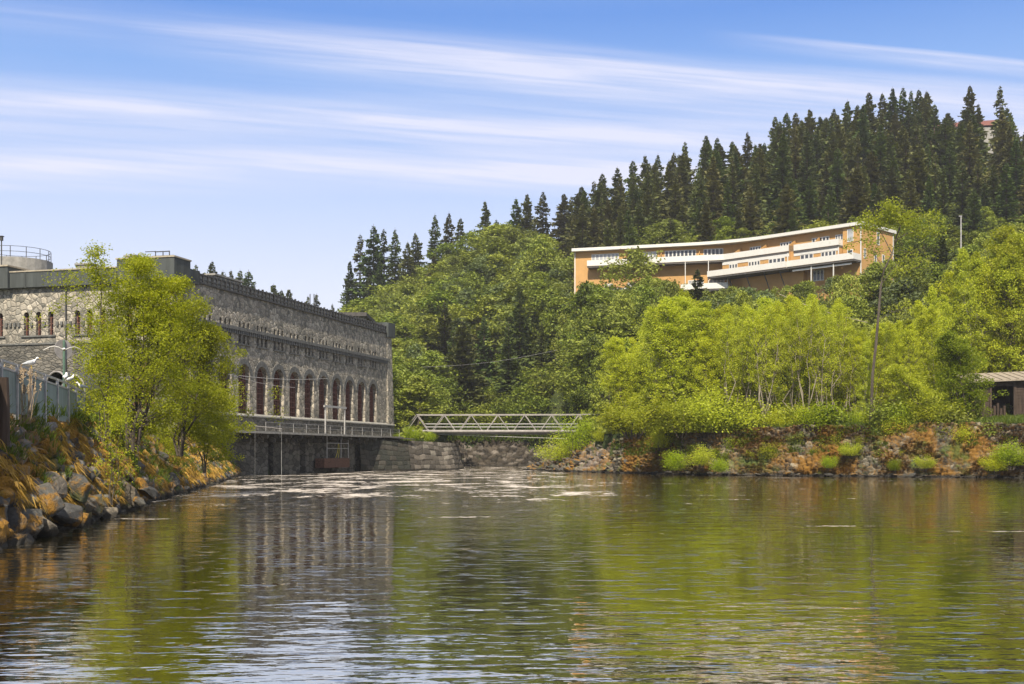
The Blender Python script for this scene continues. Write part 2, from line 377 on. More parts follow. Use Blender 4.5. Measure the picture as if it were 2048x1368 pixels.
# ------------------------------------------------------------------ stone skins (stones are real relief, one colour each)
def stone_skin(name, base, top, L, res=.12, cell=(.6,.4), amp=.22, seed=1, cols=None, bulge=0, mat=None, ragged=0, out_sign=1, blocks=False, sharp=.35):
    """base(s), top(s): arrays of 3D points along a length L; a relief of fitted stones between them"""
    rng = np.random.default_rng(seed)
    b0 = base(np.array([L/2]))[0]; t0 = top(np.array([L/2]))[0]; Hh = float(np.linalg.norm(t0-b0))
    n1 = max(4, int(L/res)); n2 = max(4, int(Hh/res))
    S, Tt = np.meshgrid(np.linspace(0, L, n1), np.linspace(0, 1, n2))
    B = base(S.ravel()).reshape(n2, n1, 3); Tp = top(S.ravel()).reshape(n2, n1, 3)
    P = B*(1-Tt[..., None]) + Tp*Tt[..., None]
    u = S/cell[0]; v = Tt*Hh/cell[1]
    u = u + (fbm(S*.7, Tt*Hh*.7, 2, seed)-.5)*.9; v = v + (fbm(S*.6, Tt*Hh*.6, 2, seed+5)-.5)*1.1
    gu, gv = int(L/cell[0])+6, int(Hh/cell[1])+6
    ju = rng.random((gv+6, gu+6))*.85; jv = rng.random((gv+6, gu+6))*.85
    iu = np.floor(u).astype(int); iv = np.floor(v).astype(int)
    F1 = np.full(u.shape, 9.); F2 = np.full(u.shape, 9.); ID = np.zeros(u.shape, int); DU = np.zeros(u.shape); DV = np.zeros(u.shape)
    for a in (-1, 0, 1):
        for c in (-1, 0, 1):
            ci = np.clip(iu+a+2, 0, gu+5); cj = np.clip(iv+c+2, 0, gv+5)
            dx = (iu+a+ju[cj, ci]) - u; dy = (iv+c+jv[cj, ci]) - v
            d = np.sqrt(dx*dx+dy*dy); near = d < F1
            F2 = np.where(near, F1, np.minimum(F2, d)); F1 = np.where(near, d, F1)
            ID = np.where(near, cj*1000+ci, ID); DU = np.where(near, dx, DU); DV = np.where(near, dy, DV)
    if blocks:
        row = np.floor(v); rl = .65+.7*vnoise(row*3.7, row*0+seed); uu = u/rl+row*.47; ci = np.floor(uu)
        fu = np.minimum(uu-ci, 1-(uu-ci))*rl*cell[0]; fv = np.minimum(v-row, 1-(v-row))*cell[1]
        e = np.clip(np.minimum(fu, fv)/.07, 0, 1); ID = (ci*131+row*17).astype(int) % 290000; DU = DU*0; DV = DV*0
    else:
        e = np.clip((F2-F1)/sharp, 0, 1); e = e*e*(3-2*e)
    r1 = rng.random(300000)[ID % 299999]; r2 = rng.random(300000)[ID % 299999]; r3 = rng.random(300000)[ID % 299999]
    disp = amp*(e*(.55+.75*r1) + e*(DU*(r2-.5)+DV*(r3-.5))*1.3) + (fbm(S*3, Tt*Hh*3, 3, seed+9)-.45)*amp*.5
    disp = disp + bulge*np.sin(Tt*math.pi)
    if ragged: P[..., 2] += Tt*ragged*(fbm(S*.45, S*0, 4, seed+2)-.45)*2
    dS = np.gradient(P, axis=1); dT = np.gradient(P, axis=0)
    N = np.cross(dS, dT); N /= np.linalg.norm(N, axis=-1, keepdims=True)+1e-9
    P = P + N*(disp*out_sign)[..., None]
    idx = np.arange(n1*n2).reshape(n2, n1)
    Fq = np.stack([idx[:-1,:-1], idx[:-1,1:], idx[1:,1:], idx[1:,:-1]], -1).reshape(-1, 4)
    me = mesh_quads(name, P, Fq)
    cols = cols or ((.07,.065,.055),(.15,.14,.12),(.22,.17,.13),(.30,.27,.23))
    ca = np.array(cols); k = rng.integers(0, len(cols), 300000)[ID % 299999]
    C = ca[k.ravel()]*(0.75+.5*r2.ravel())[:, None]
    C = C*(.25+.75*e.ravel())[:, None]**.5
    at = me.color_attributes.new('Col', 'FLOAT_COLOR', 'POINT')
    at.data.foreach_set('color', np.concatenate([C, np.ones((len(C), 1))], 1).astype(np.float32).ravel())
    if mat: me.materials.append(mat)
    return me, P
def poly_fn(pts):
    pts = np.array(pts, float); d = np.r_[0, np.cumsum(np.linalg.norm(np.diff(pts, axis=0), axis=1))]
    return (lambda s: np.stack([np.interp(s/ (s.max() if False else 1), d, pts[:, k]) for k in range(3)], -1)), d[-1]
def pair_fn(bp, tp):
    bp = np.array(bp, float); tp = np.array(tp, float)
    d = np.r_[0, np.cumsum(np.linalg.norm(np.diff(bp, axis=0), axis=1))]
    f = lambda q: (lambda s: np.stack([np.interp(s, d, q[:, k]) for k in range(3)], -1))
    return f(bp), f(tp), d[-1]

# right bank dry stone wall
bp = [(x, y, -.5) for x, y in zip(RWX[2:], RWY[2:])]
tp = []
for (x, y, z), zt in zip(bp, (3.6, 4.3, 4.45, 4.55, 4.55, 4.8, 5.5)): tp.append((x+.2, y+1.9, zt))
fb, ft, L = pair_fn(bp, tp)
me, RWP = stone_skin('dry_stone_wall', fb, ft, 62, .09, (.62,.34), .34, 4, mat=M['wallstone'], ragged=.35, sharp=.22,
                   cols=((.05,.045,.035),(.11,.10,.075),(.16,.14,.10),(.24,.215,.16),(.08,.07,.055)))
tag(link('dry_stone_wall', me), 'long rubble wall with orange moss along the far right waterline', 'stone wall')
# far bank under the bridge
bx = np.linspace(-16, 18, 8)
fb, ft, L = pair_fn([(x, 199.5+.6*math.sin(x*.5), -.4) for x in bx], [(x, 203+.5*math.sin(x*.9), 6.3+.4*math.sin(x)) for x in bx])
me, _ = stone_skin('far_bank', fb, ft, L, .14, (.95,.55), .5, 9, sharp=.2, mat=M['cliff'], ragged=.8, cols=((.035,.03,.024),(.06,.05,.038),(.085,.07,.054),(.15,.13,.11)))
struct('far_bank', me)
# left bank
sel = range(0, len(LBY)-1)
bp = [(LBX[i]+.35, LBY[i], -.6) for i in range(len(LBY))]
tp = [(LTX[i], LBY[i], 3.25 if LBY[i] < 80 else 3.6) for i in range(len(LBY))]
fb, ft, L = pair_fn(bp, tp)
me, LBP = stone_skin('left_bank', fb, ft, L, .09, (.8,.45), .34, 21, sharp=.25, mat=M['bankstone'], ragged=.25, bulge=.25,
                  cols=((.05,.048,.045),(.10,.098,.092),(.16,.15,.14),(.24,.22,.20)))
struct('river_bank', me)

# ------------------------------------------------------------------ stone power hall
def arch_pts(a, b, zb, zt, arched, n=8):
    if not arched: return [(a, zt), (b, zt)]
    r = (b-a)/2; zs = zt-r
    return [((a+b)/2 - r*math.cos(math.pi*i/n), zs + r*math.sin(math.pi*i/n)) for i in range(n+1)]
def wall_band(mb, T, S0, S1, Z0, Z1, ops, depth):
    s = S0
    for a, b, zb, zt, ar in sorted(ops):
        mb.add([T(s,0,Z0), T(a,0,Z0), T(a,0,Z1), T(s,0,Z1)], [(0,1,2,3)])
        if zb > Z0: mb.add([T(a,0,Z0), T(b,0,Z0), T(b,0,zb), T(a,0,zb)], [(0,1,2,3)])
        ap = arch_pts(a, b, zb, zt, ar)
        for (p, q), (u, v) in zip(ap, ap[1:]): mb.add([T(p,0,q), T(u,0,v), T(u,0,Z1), T(p,0,Z1)], [(0,1,2,3)])
        loop = [(a, zb)] + ap + [(b, zb)] + [(a, zb)]
        for (p, q), (u, v) in zip(loop, loop[1:]):
            if abs(p-u)+abs(q-v) > 1e-5: mb.add([T(p,0,q), T(u,0,v), T(u,-depth,v), T(p,-depth,q)], [(0,1,2,3)])
        s = b
    mb.add([T(s,0,Z0), T(S1,0,Z0), T(S1,0,Z1), T(s,0,Z1)], [(0,1,2,3)])
def window_data(w, h, arched, nm, nt, bar, framew):
    """frame and pane in the x-z plane, y = inward"""
    f = MB(); ap = arch_pts(-w/2, w/2, 0, h, arched, 10)
    loop = [(-w/2, 0)] + (ap if arched else ap) + [(w/2, 0), (-w/2, 0)]
    for (p, q), (u, v) in zip(loop, loop[1:]):
        if abs(p-u)+abs(q-v) > 1e-5: f.bar((p, 0, q), (u, 0, v), framew, .12, up=(0,1,0))
    def ztop(x): return h if not arched else (h-w/2) + math.sqrt(max(0, (w/2)**2 - x*x))
    for i in range(1, nm+1):
        x = -w/2 + w*i/(nm+1); f.bar((x, .01, 0), (x, .01, ztop(x)), bar, .09, up=(0,1,0))
    for i in range(1, nt+1):
        z = h*i/(nt+1); hw = w/2 if (not arched or z < h-w/2) else math.sqrt(max(.01, (w/2)**2-(z-(h-w/2))**2))
        f.bar((-hw, .02, z), (hw, .02, z), bar, .07, up=(0,1,0))
    p = MB(); pts = [(-w/2, 0)] + ap + [(w/2, 0)]
    if not arched: pts = [(-w/2,0), (-w/2,h), (w/2,h), (w/2,0)]
    pp = []
    for q in pts:
        if not pp or abs(pp[-1][0]-q[0])+abs(pp[-1][1]-q[1]) > 1e-5: pp.append(q)
    p.add([(x, .07, z) for x, z in pp], [tuple(range(len(pp)))])
    return f, p
HALL0 = Vector((-27.9, 98.7, 0)); HRZ = math.atan2(.9654, .2607)
hall = thing('stone_hall', 'long grey rubble stone building with arched windows along the river', 'building', HALL0, HRZ)
TL = lambda s, o, z: Vector((s, -o, z))            # long side
TF = lambda s, o, z: Vector((-o, s, z))            # short side facing the camera
ARC = [1.72+3.54*k for k in range(13)]
w = MB()
AO = [(c-1.12, c+1.12, 5.72, 10.3, True) for c in ARC]
SO = [(c+k*.82-.23, c+k*.82+.23, 12.15, 14.15, True) for c in ARC for k in (-1, 0, 1)]
wall_band(w, TL, 0, 49.9, 5.5, 11.4, AO, .62)
wall_band(w, TL, 0, 49.9, 11.4, 16.6, SO, .5)
FA = [(c-1.12, c+1.12, 5.72, 10.3, True) for c in (2.8, 6.9)]
FS = [(c+k*1.2-.26, c+k*1.2+.26, 12.1, 14.1, True) for c in (2.8, 7.8, 12.8, 17.8) for k in (-1, 0, 1)]
wall_band(w, TF, 0, 30, 11.4, 16.6, FS, .5)
w.add([TL(49.9,0,0), TL(49.9,-30,0), TL(49.9,-30,16.6), TL(49.9,0,16.6)], [(0,1,2,3)])
w.add([TL(0,-30,0), TL(49.9,-30,0), TL(49.9,-30,16.6), TL(0,-30,16.6)], [(0,1,2,3)])
for i in range(4):     # battered corner pier at the far end
    pass
w.add([TL(48.6,0,5.5), TL(48.6,.28,5.5), TL(48.6,.1,16.2), TL(48.6,0,16.2), TL(50.5,0,5.5), TL(50.5,.28,5.5), TL(50.05,.1,16.2), TL(50.05,0,16.2)],
      [(0,1,2,3),(1,5,6,2),(4,7,6,5),(3,2,6,7)])
w.add([TL(50.05,.1,16.2), TL(50.5,.28,5.5), TL(50.5,-4,5.5), TL(50.05,-4,16.2)], [(0,1,2,3)])
link('wall', w.data('hall_wall'), hall, M['hall_stone'], 'grey rubble stone wall')
w = MB(); wall_band(w, TF, 0, 30, 2.5, 11.4, FA, .6)
link('wall', w.data('hall_wall_coursed'), hall, M['hall_cut'], 'darker coursed stone lower wall of the short side')
b = MB(); b.box(-.12, 50.4, -.30, 0, 3.9, 5.45); link('plinth', b.data('plinth'), hall, M['hall_cut'])
b = MB()
b.add([TL(-.1,0,5.74), TL(-.1,.42,5.56), TL(-.1,.42,5.44), TL(-.1,0,5.44), TL(50.5,0,5.74), TL(50.5,.42,5.56), TL(50.5,.42,5.44), TL(50.5,0,5.44)],
      [(0,1,2,3),(7,6,5,4),(0,4,5,1),(1,5,6,2),(2,6,7,3)])
link('sill_ledge', b.data('sill_ledge'), hall, M['concrete'])
b = MB(); b.box(-.12, 49.0, -.30, -.0, 13.26, 13.55)
for i in range(int(48.6/.41)):
    s = .2+i*.41; b.box(s, s+.2, -.26, -.0, 12.92, 13.258)
link('corbel_band', b.data('corbel_band'), hall, M['smooth_stone'], 'dark stone band on small corbels, long side')
b = MB()
for i in range(70):
    s = .3+i*.42
    if all(abs(s+.1-(a+bb)/2) > .42 for a, bb, *_ in FS): b.box(-.16, 0, s, s+.22, 12.85, 13.2)
b.box(-.1, 0, -.0, 30, 11.30, 11.44)
link('corbel_band', b.data('corbel_band_short'), hall, M['smooth_stone'])
b = MB()
for c in ARC: b.box(c-1.2, c+1.2, -.14, 0, 12.0, 12.12)
for c in (2.8, 7.8, 12.8, 17.8): b.box(-.14, 0, c-1.7, c+1.7, 11.95, 12.07)
link('window_sills', b.data('window_sills'), hall, M['smooth_stone'])
# arch rings of dressed stone
ring = MB(); n = 12; r0, r1 = 1.12, 1.62
for i in range(n):
    a0, a1 = math.pi*i/n+.015, math.pi*(i+1)/n-.015
    vs = [(-r*math.cos(a), y, 10.3-1.12-5.72+r*math.sin(a)) for y in (-.045, 0) for a in (a0, a1) for r in (r0, r1)]
    ring.add(vs, [(0,1,3,2),(4,6,7,5),(0,4,5,1),(1,5,7,3),(3,7,6,2),(2,6,4,0)])
ringd = ring.data('arch_ring', M['smooth_stone'])
f, p = window_data(2.24, 4.58, True, 5, 8, .07, .16); fd, pd = f.data('arched_window', M['brickred']), p.data('pane', M['darkglass'])
for c in ARC:
    o = link('arched_window', fd, hall, loc=(c, .5, 5.72)); link('pane', pd, o); link('arch_ring', ringd, hall, loc=(c, 0, 5.72))
for c in (2.8, 6.9):
    o = link('arched_window', fd, hall, loc=(.5, c, 5.72)); o.rotation_euler = (0,0,-math.pi/2); link('pane', pd, o)
    o = link('arch_ring', ringd, hall, loc=(0, c, 5.72)); o.rotation_euler = (0,0,-math.pi/2)
f, p = window_data(.46, 2.0, True, 1, 3, .05, .09); fd, pd = f.data('slot_window', M['slot']), p.data('pane', M['darkglass'])
fd2 = f.data('slot_window_red', M['brickred'])
for a, b_, *_ in SO: o = link('slot_window', fd, hall, loc=((a+b_)/2, .4, 12.15)); link('pane', pd, o)
for a, b_, *_ in FS:
    o = link('slot_window', fd2, hall, loc=(.4, (a+b_)/2, 12.1)); o.rotation_euler = (0,0,-math.pi/2); link('pane', pd, o)
# parapet, eave rails, roof
b = MB(); b.box(3.9, 49.6, .02, .5, 16.6, 17.35); link('parapet', b.data('parapet'), hall, M['concrete'])
b = MB(); b.box(3.9, 49.8, -.22, .02, 16.58, 16.72); b.box(3.9, 49.8, -.10, .55, 17.35, 17.47)
for i in range(58): s = 4+i*.79; b.box(s, s+.09, -.12, .02, 16.72, 17.56)
for i in range(20): s = 4+i*2.37; b.box(s, s+.16, -.13, .03, 16.72, 17.62)
b.box(3.9, 49.8, -.09, -.04, 16.95, 17.02)
link('eave_rail', b.data('eave_rail'), hall, M['iron'])
b = MB(); b.box(.4, 49.5, .5, 29.6, 16.6, 17.2); link('roof', b.data('roof'), hall, M['darkroof'])
# clad boxes at the corners, clad fascia on the short side
b = MB(); b.box(-.35, 2.2, -.35, 5.0, 16.45, 18.15); b.box(-.20, 3.9, -.22, 2.5, 16.42, 17.6)
link('corner_turret', b.data('corner_turret'), hall, M['clad'], 'dark clad box on the near roof corner')
b = MB(); b.box(-.42, 2.28, -.42, 5.1, 18.15, 18.27); link('flashing', b.data('flashing'), hall, M['cladtop'])
b = MB(); b.box(48.3, 50.7, -.35, 3.0, 16.2, 17.95); link('corner_turret', b.data('corner_turret_far'), hall, M['clad'], 'dark clad box on the far roof corner')
b = MB(); b.box(-.45, 2.0, 5.0, 15.3, 16.15, 17.45); b.box(-.75, 2.0, 15.3, 19.5, 16.1, 17.95)
b.box(-.50, -.44, 13.7, 13.85, 16.1, 17.5)
link('fascia', b.data('fascia'), hall, M['clad'], 'dark clad fascia above the short side')
b = MB(); b.box(-.52, 2.0, 5.0, 15.3, 17.45, 17.56); b.box(-.85, 2.0, 15.2, 19.6, 17.95, 18.08); link('flashing', b.data('flashing_short'), hall, M['cladtop'])
for x, y, hx, zt in ((6, 12.6, .75, 19.0), (5.0, 7.2, .5, 19.35), (5.8, 4.4, .95, 19.3)):
    b = MB(); b.box(x, x+.9, y-hx, y+hx, 17.2, zt); b.box(x-.1, x+1, y-hx-.1, y+hx+.1, zt, zt+.15)
    link('chimney', b.data('chimney'), hall, M['concrete'])
b = MB(); b.box(9, 14, 1.2, 3.4, 17.2, 18.05); b.box(8.8, 14.2, 1.0, 3.6, 18.05, 18.2); link('roof_light', b.data('roof_light'), hall, M['concrete'])
b = MB()
for y in (.9, 1.5, 2.2): b.box(1, 1.06, y, y+.06, 18.27, 18.9)
b.box(1, 1.06, .9, 2.3, 18.85, 18.93); b.box(1, 1.06, 2.2, 3.2, 18.9, 18.96)
link('roof_rail', b.data('roof_rail'), hall, M['iron'])
b = MB(); b.box(-.14, -.02, 10.0, 10.12, 3, 16.1); link('downpipe', b.data('downpipe'), hall, M['iron'])
# quay below the hall
quay = thing('quay_wall', 'dark masonry quay with recessed bays carrying the stone building', 'quay', HALL0, HRZ)
w = MB(); OF = -.4
def s_at(px): k = (CX-px)/FP; Y = 54.6/(.27+k); return (Y-98.7)/.9654
bays = [(s_at(543), s_at(553)), (s_at(606), s_at(617)), (s_at(715), s_at(723)), (s_at(760), s_at(777))]
Tq = lambda s, o, z: Vector((s, -OF-o, z))
wall_band(w, Tq, 0, 50.5, -2, 3.96, [(a, b_, -1.9, 3.6 if i < 2 else 3.0, i > 1) for i, (a, b_) in enumerate(bays)], 2.2)
link('wall', w.data('quay_face'), quay, M['quay'])
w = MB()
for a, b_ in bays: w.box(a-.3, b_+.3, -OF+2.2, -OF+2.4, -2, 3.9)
link('recess_back', w.data('recess_back'), quay, M['recess_shade'])
w = MB(); w.box(-6, 50.4, -1.5, -.32, 3.93, 4.08); w.box(-6, 50.4, -1.56, -1.5, 3.90, 4.11); link('walkway', w.data('walkway'), quay, M['concrete'], 'thin concrete walkway slab')
w = MB()
for i in range(16):
    s = 12+i*2.5; w.box(s, s+.35, -1.25, .38, 3.55, 3.928); w.box(s+.05, s+.3, -.75, .38, 3.15, 3.548)
link('bracket', w.data('bracket'), quay, M['quay'], 'row of stone brackets under the walkway')
w = MB()
for i in range(13): s = 14+i*2.95; w.bar((s, -1.35, 4.08), (s, -1.35, 5.0), .035)
w.bar((14, -1.35, 4.98), (49.4, -1.35, 4.98), .03); w.bar((14, -1.35, 4.6), (49.4, -1.35, 4.6), .025)
link('railing', w.data('railing'), quay, M['galv'])
g = thing('hoist_frame', 'grey steel goalpost frame standing on the walkway against the stone wall', 'frame', HALL0, HRZ)
sa, sb = s_at(635)-.8, s_at(668)
for s in (sa, sb): w = MB(); w.bar((s, -1.2, 4.08), (s, -1.2, 6.95), .12); link('post', w.data('post'), g, M['galv'])
w = MB(); w.bar((sa-.35, -1.2, 7.0), (sb+.35, -1.2, 7.0), .14, .22); link('beam', w.data('beam'), g, M['galv'])
g = thing('rusty_cradle', 'rusty steel box hanging at the waterline under the walkway', 'steel box', HALL0, HRZ)
sa, sb = s_at(631), s_at(682)
w = MB(); w.box(sa, sb, -.95, .1, .55, 1.55); link('box', w.data('box'), g, M['rust'])
w = MB()
for s in (sa+.8, sb-.2, sb-2.2): w.bar((s, -.9, 1.5), (s, -.9, 3.9), .06)
for z in (2.6, 3.15): w.bar((sa+.8, -.92, z), (sb-.2, -.92, z), .06)
link('railing', w.data('cradle_railing'), g, M['galv'])
w = MB(); sm = (sa+sb)/2; w.tube([(sm-.4, -.95, 1.6), (sm, -.98, 2.2), (sm+.25, -.97, 3.1)], .035, 5); w.tube([(sm+.3, -.95, 1.6), (sm+.45, -.98, 2.4), (sm+.4, -.97, 3.1)], .03, 5)
link('hose', w.data('hose'), g, M['yellow'])
# bastion of square blocks at the far end of the quay
bast = thing('stone_pier', 'battered pier of squared stone blocks at the foot of the footbridge', 'pier', (0,0,0))
BB = [(-17.2,137.2,-.5), (-12.0,142.6,-.5), (-6.9,149.2,-.5), (-6.4,163,-.5)]
BT = [(-17.6,137.8,3.75), (-12.5,143.3,3.6), (-7.9,149.7,3.35), (-7.4,163,3.35)]
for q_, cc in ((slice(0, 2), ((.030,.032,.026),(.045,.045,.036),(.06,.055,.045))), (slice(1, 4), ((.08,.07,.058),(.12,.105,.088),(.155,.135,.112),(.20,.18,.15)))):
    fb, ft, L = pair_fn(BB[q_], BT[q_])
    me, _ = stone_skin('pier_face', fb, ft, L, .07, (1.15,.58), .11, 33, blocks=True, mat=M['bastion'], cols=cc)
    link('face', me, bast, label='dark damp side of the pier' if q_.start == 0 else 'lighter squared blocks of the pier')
b = MB(); b.add([BT[0], BT[1], BT[2], BT[3], (-17, 163, 3.4)], [(0,1,2,3,4)]); link('top', b.data('pier_top'), bast, ground_mat())
b = MB(); b.add([(-17.4,137.6,3.95), (-14.9,140.2,3.95), (-11.6,143.4,3.72), (-15.5,143.2,3.95), (-17.4,137.6,4.05), (-14.9,140.2,4.05), (-11.6,143.4,3.82), (-15.5,143.2,4.05)],
    [(3,2,1,0),(4,5,6,7),(0,1,5,4),(1,2,6,5),(2,3,7,6),(3,0,4,7)]); link('coping', b.data('coping'), bast, M['darkroof'])
# level gauges in the river
g = thing('gauge_frame', 'two thin white poles in the water joined by a top bar', 'gauge', (0,0,0))
p1, p2 = W(510, 956, 100), W(563, 958, 97)
b = MB(); b.bar((p1.x, p1.y, -1), (p1.x, p1.y, 4.3), .014); link('pole', b.data('pole'), g, M['greypole'])
b = MB(); b.bar((p2.x, p2.y, -1), (p2.x, p2.y, 4.1), .018); b.bar((p2.x, p2.y, -.9), (p2.x, p2.y, 2.3), .035); link('pole', b.data('pole'), g, M['greypole'])
b = MB(); b.bar((p1.x, p1.y, 4.35), (p2.x, p2.y, 4.05), .045); link('crossbar', b.data('crossbar'), g, M['galvbridge'])
# flat roofed block behind
b = MB(); A = W(650, 632, 175); B = W(733, 632, 175)
g = thing('flat_roof_block', 'low dark flat-roofed block just beyond the stone building', 'building', (A.x, A.y, 0))
b = MB(); b.box(1, B.x-A.x-.5, 1, 12, 3, A.z); link('wall', b.data('wall'), g, M['concrete'])
b = MB(); b.box(0, B.x-A.x, 0, 13, A.z, A.z+.55); link('roof', b.data('roof'), g, M['darkroof'])
# round tank with railing far left
A = W(20, 542, 125)
g = thing('round_tank', 'round concrete tank with a railing behind the clad fascia', 'tank', (A.x-1, A.y+4, 0))
b = MB(); b.tube([(0,0,10), (0,0,A.z+1.6)], 3.7, 28); link('shell', b.data('shell'), g, M['concrete'])
b = MB(); zt = A.z+1.6
for k in range(14): a = k*math.tau/14; b.bar((3.5*math.cos(a), 3.5*math.sin(a), zt), (3.5*math.cos(a), 3.5*math.sin(a), zt+1.15), .06)
for z in (.6, 1.15):
    for k in range(28): a, c = k*math.tau/28, (k+1)*math.tau/28; b.bar((3.5*math.cos(a), 3.5*math.sin(a), zt+z), (3.5*math.cos(c), 3.5*math.sin(c), zt+z), .045)
link('railing', b.data('railing'), g, M['iron'])
A = W(3, 522, 118)
g = thing('lamp_pole', 'thin dark lamp pole rising beside the round tank', 'lamp', (A.x, A.y, 0))
b = MB(); b.bar((0,0,3), (0,0,A.z+2.3), .09); link('pole', b.data('pole'), g, M['iron'])
b = MB(); b.box(-.13,.13,-.13,.13,A.z+2.0,A.z+2.4); b.box(-.2,.2,-.2,.2,A.z+2.4,A.z+2.46); link('lamp_head', b.data('lamp_head'), g, M['iron'])

# ------------------------------------------------------------------ truss footbridge
BY = 158.0
Xb = lambda px: (px-CX)*BY/FP
br = thing('truss_footbridge', 'pale steel truss footbridge crossing the river behind the stone pier', 'bridge', (0, BY, 0))
zt_, zb_ = 7.18, 4.85; p = 54.2
for side, y0 in (('front', 0), ('rear', 2.6)):
    t = MB(); t.bar((Xb(833), y0, zt_), (Xb(833+p*7), y0, zt_+.05), .12); link('top_chord', t.data('top_chord'), br, M['galvbridge'])
    t = MB(); t.bar((Xb(740), y0, zb_-.1), (Xb(1270), y0, zb_-.1), .16, .30); link('bottom_chord', t.data('bottom_chord'), br, M['galvbridge'])
    t = MB()
    for k in range(8):
        tx = Xb(833+p*k)
        for dx in (-p/2, p/2): t.bar((Xb(833+p*k+dx*(.93)), y0, zb_), (tx+.06*(1 if dx > 0 else -1), y0, zt_-.05), .07, .08)
    link('diagonals', t.data('diagonals'), br, M['galvbridge'])
t = MB(); t.box(Xb(740), Xb(1270), .15, 2.45, zb_-.02, zb_+.10)
for k in range(40): x = Xb(790)+k*.7; t.box(x, x+.12, .1, 2.5, zb_-.2, zb_-.02)
link('deck', t.data('deck'), br, M['galvbridge'])
t = MB(); t.tube([(Xb(745), -.35, zb_+.12), (Xb(1268), -.35, zb_+.12)], .20, 10); link('pipe', t.data('pipe', smooth=True), br, M['galvbridge'], 'pale pipe slung along the deck')
t = MB()
for z in (.75, 1.15): t.bar((Xb(850), .25, zb_+z), (Xb(1262), .25, zb_+z), .05); t.bar((Xb(850), 2.4, zb_+z), (Xb(1262), 2.4, zb_+z), .05)
link('handrail', t.data('handrail'), br, M['galv'])
t = MB(); t.tube([(Xb(880), 0, zb_-.3), (Xb(1000), 0, zb_-.55), (Xb(1140), 0, zb_-.85)], .03, 5); link('cable', t.data('cable'), br, M['galv'])

# ------------------------------------------------------------------ fence on the left bank
fpts = [W(-160, 620, 23.5), W(0, 720, 29.7), W(60, 744, 33.0), W(135, 773, 39.6), W(188, 800, 49.6), W(215, 815, 57)]
for q in fpts: q.z = 4.33
fe = thing('bank_fence', 'grey-green sheet fence with a top rail along the left bank', 'fence', (0,0,0))
r = MB(); pn = MB(); r2 = MB()
for a, c in zip(fpts, fpts[1:]):
    r.bar(a, c, .06, .06); r2.bar(a-Vector((0,0,.18)), c-Vector((0,0,.18)), .06, .05)
    d = (c-a); nrm = Vector((d.y, -d.x, 0)).normalized()
    for sgn in (.0, .02):
        off = nrm*sgn
    Ls = d.length; k = int(Ls/.12); rows = []
    for i in range(k+1):
        q = a+d*(i/k)+nrm*(.018*(i % 2)); rows.append(q)
    vs = [v for q in rows for v in (Vector((q.x, q.y, 3.05)), Vector((q.x, q.y, 4.13)))]
    vs2 = [v-nrm*.03 for v in vs]
    pn.add(vs, [(2*i, 2*i+2, 2*i+3, 2*i+1) for i in range(k)]); pn.add(vs2, [(2*i, 2*i+1, 2*i+3, 2*i+2) for i in range(k)])
link('top_rail', r.data('top_rail'), fe, M['galv']); link('lower_rail', r2.data('lower_rail'), fe, M['galv']); link('sheet_panel', pn.data('sheet_panel'), fe, M['fence'])
for a, c in zip(fpts[1:], fpts[2:]):
    d = c-a; k = max(2, int(round(d.length/2.4)))
    for i in range(k):
        q = a+d*(i/k); b = MB(); b.bar((q.x+.03, q.y, 2.9), (q.x+.03, q.y, 4.33), .07, .07); link('post', b.data('post'), fe, M['galv'])
# round road sign seen from behind
A = W(128, 699, 43)
g = thing('round_sign', 'round sign seen from behind on a green pole beyond the fence', 'sign', (A.x, A.y, 0), R(55))
b = MB(); b.tube([(0,0,A.z), (0,.025,A.z)], .01, 3); b = MB()
n = 28; b.add([(.36*math.cos(i*math.tau/n), y, A.z+.36*math.sin(i*math.tau/n)) for y in (.03, .055) for i in range(n)],
   [tuple(range(n)), tuple(range(2*n-1, n-1, -1))]+[(i, (i+1)%n, n+(i+1)%n, n+i) for i in range(n)])
link('disc', b.data('disc'), g, M['galvbridge'])
b = MB(); b.tube([(0,0,3.2), (0,0,A.z+.33)], .045, 8); link('pole', b.data('pole'), g, m_simple('green_pole', (.09,.15,.11), .5, .2))
# two steel hoops with pale rims
for (x, y, dx), lab in zip(((113, 742, 0), (146, 748, 0)), ('black half-round pipe mouth behind the fence, left of the sign pole', 'black half-round pipe mouth with bright rim, right of the sign pole')):
    A = W(x, y, 60)
    g = thing('culvert_pipe', lab, 'pipe', (A.x, A.y, A.z-1.0), R(-35), 'pipe mouths behind the fence')
    b = MB(); n = 24; r0 = .97
    for rr, y0, y1 in ((r0, 0, 2.5),):
        b.add([(rr*math.cos(i*math.tau/n), yy, rr*math.sin(i*math.tau/n)) for yy in (y0, y1) for i in range(n)]+[(0, 2.4, 0)],
              [(i, (i+1)%n, n+(i+1)%n, n+i) for i in range(n)]+[(n+i, n+(i+1)%n, 2*n) for i in range(n)])
    link('barrel', b.data('barrel'), g, M['iron'])
    b = MB(); b.tube([(r0*math.cos(i*math.tau/36), -.01, r0*math.sin(i*math.tau/36)) for i in range(37)], .05, 6, False); link('rim', b.data('rim'), g, M['galvbridge'])
# old post at the left edge
A = W(5, 755, 29)
g = tag(link('timber_post', MB().tube([(A.x, A.y, 2.2), (A.x+.02, A.y, 3.2), (A.x, A.y, A.z)], [.17, .15, .14], 9).data('timber_post'), mat=M['wood']),
        'dark mossy timber post at the left edge of the bank', 'post')

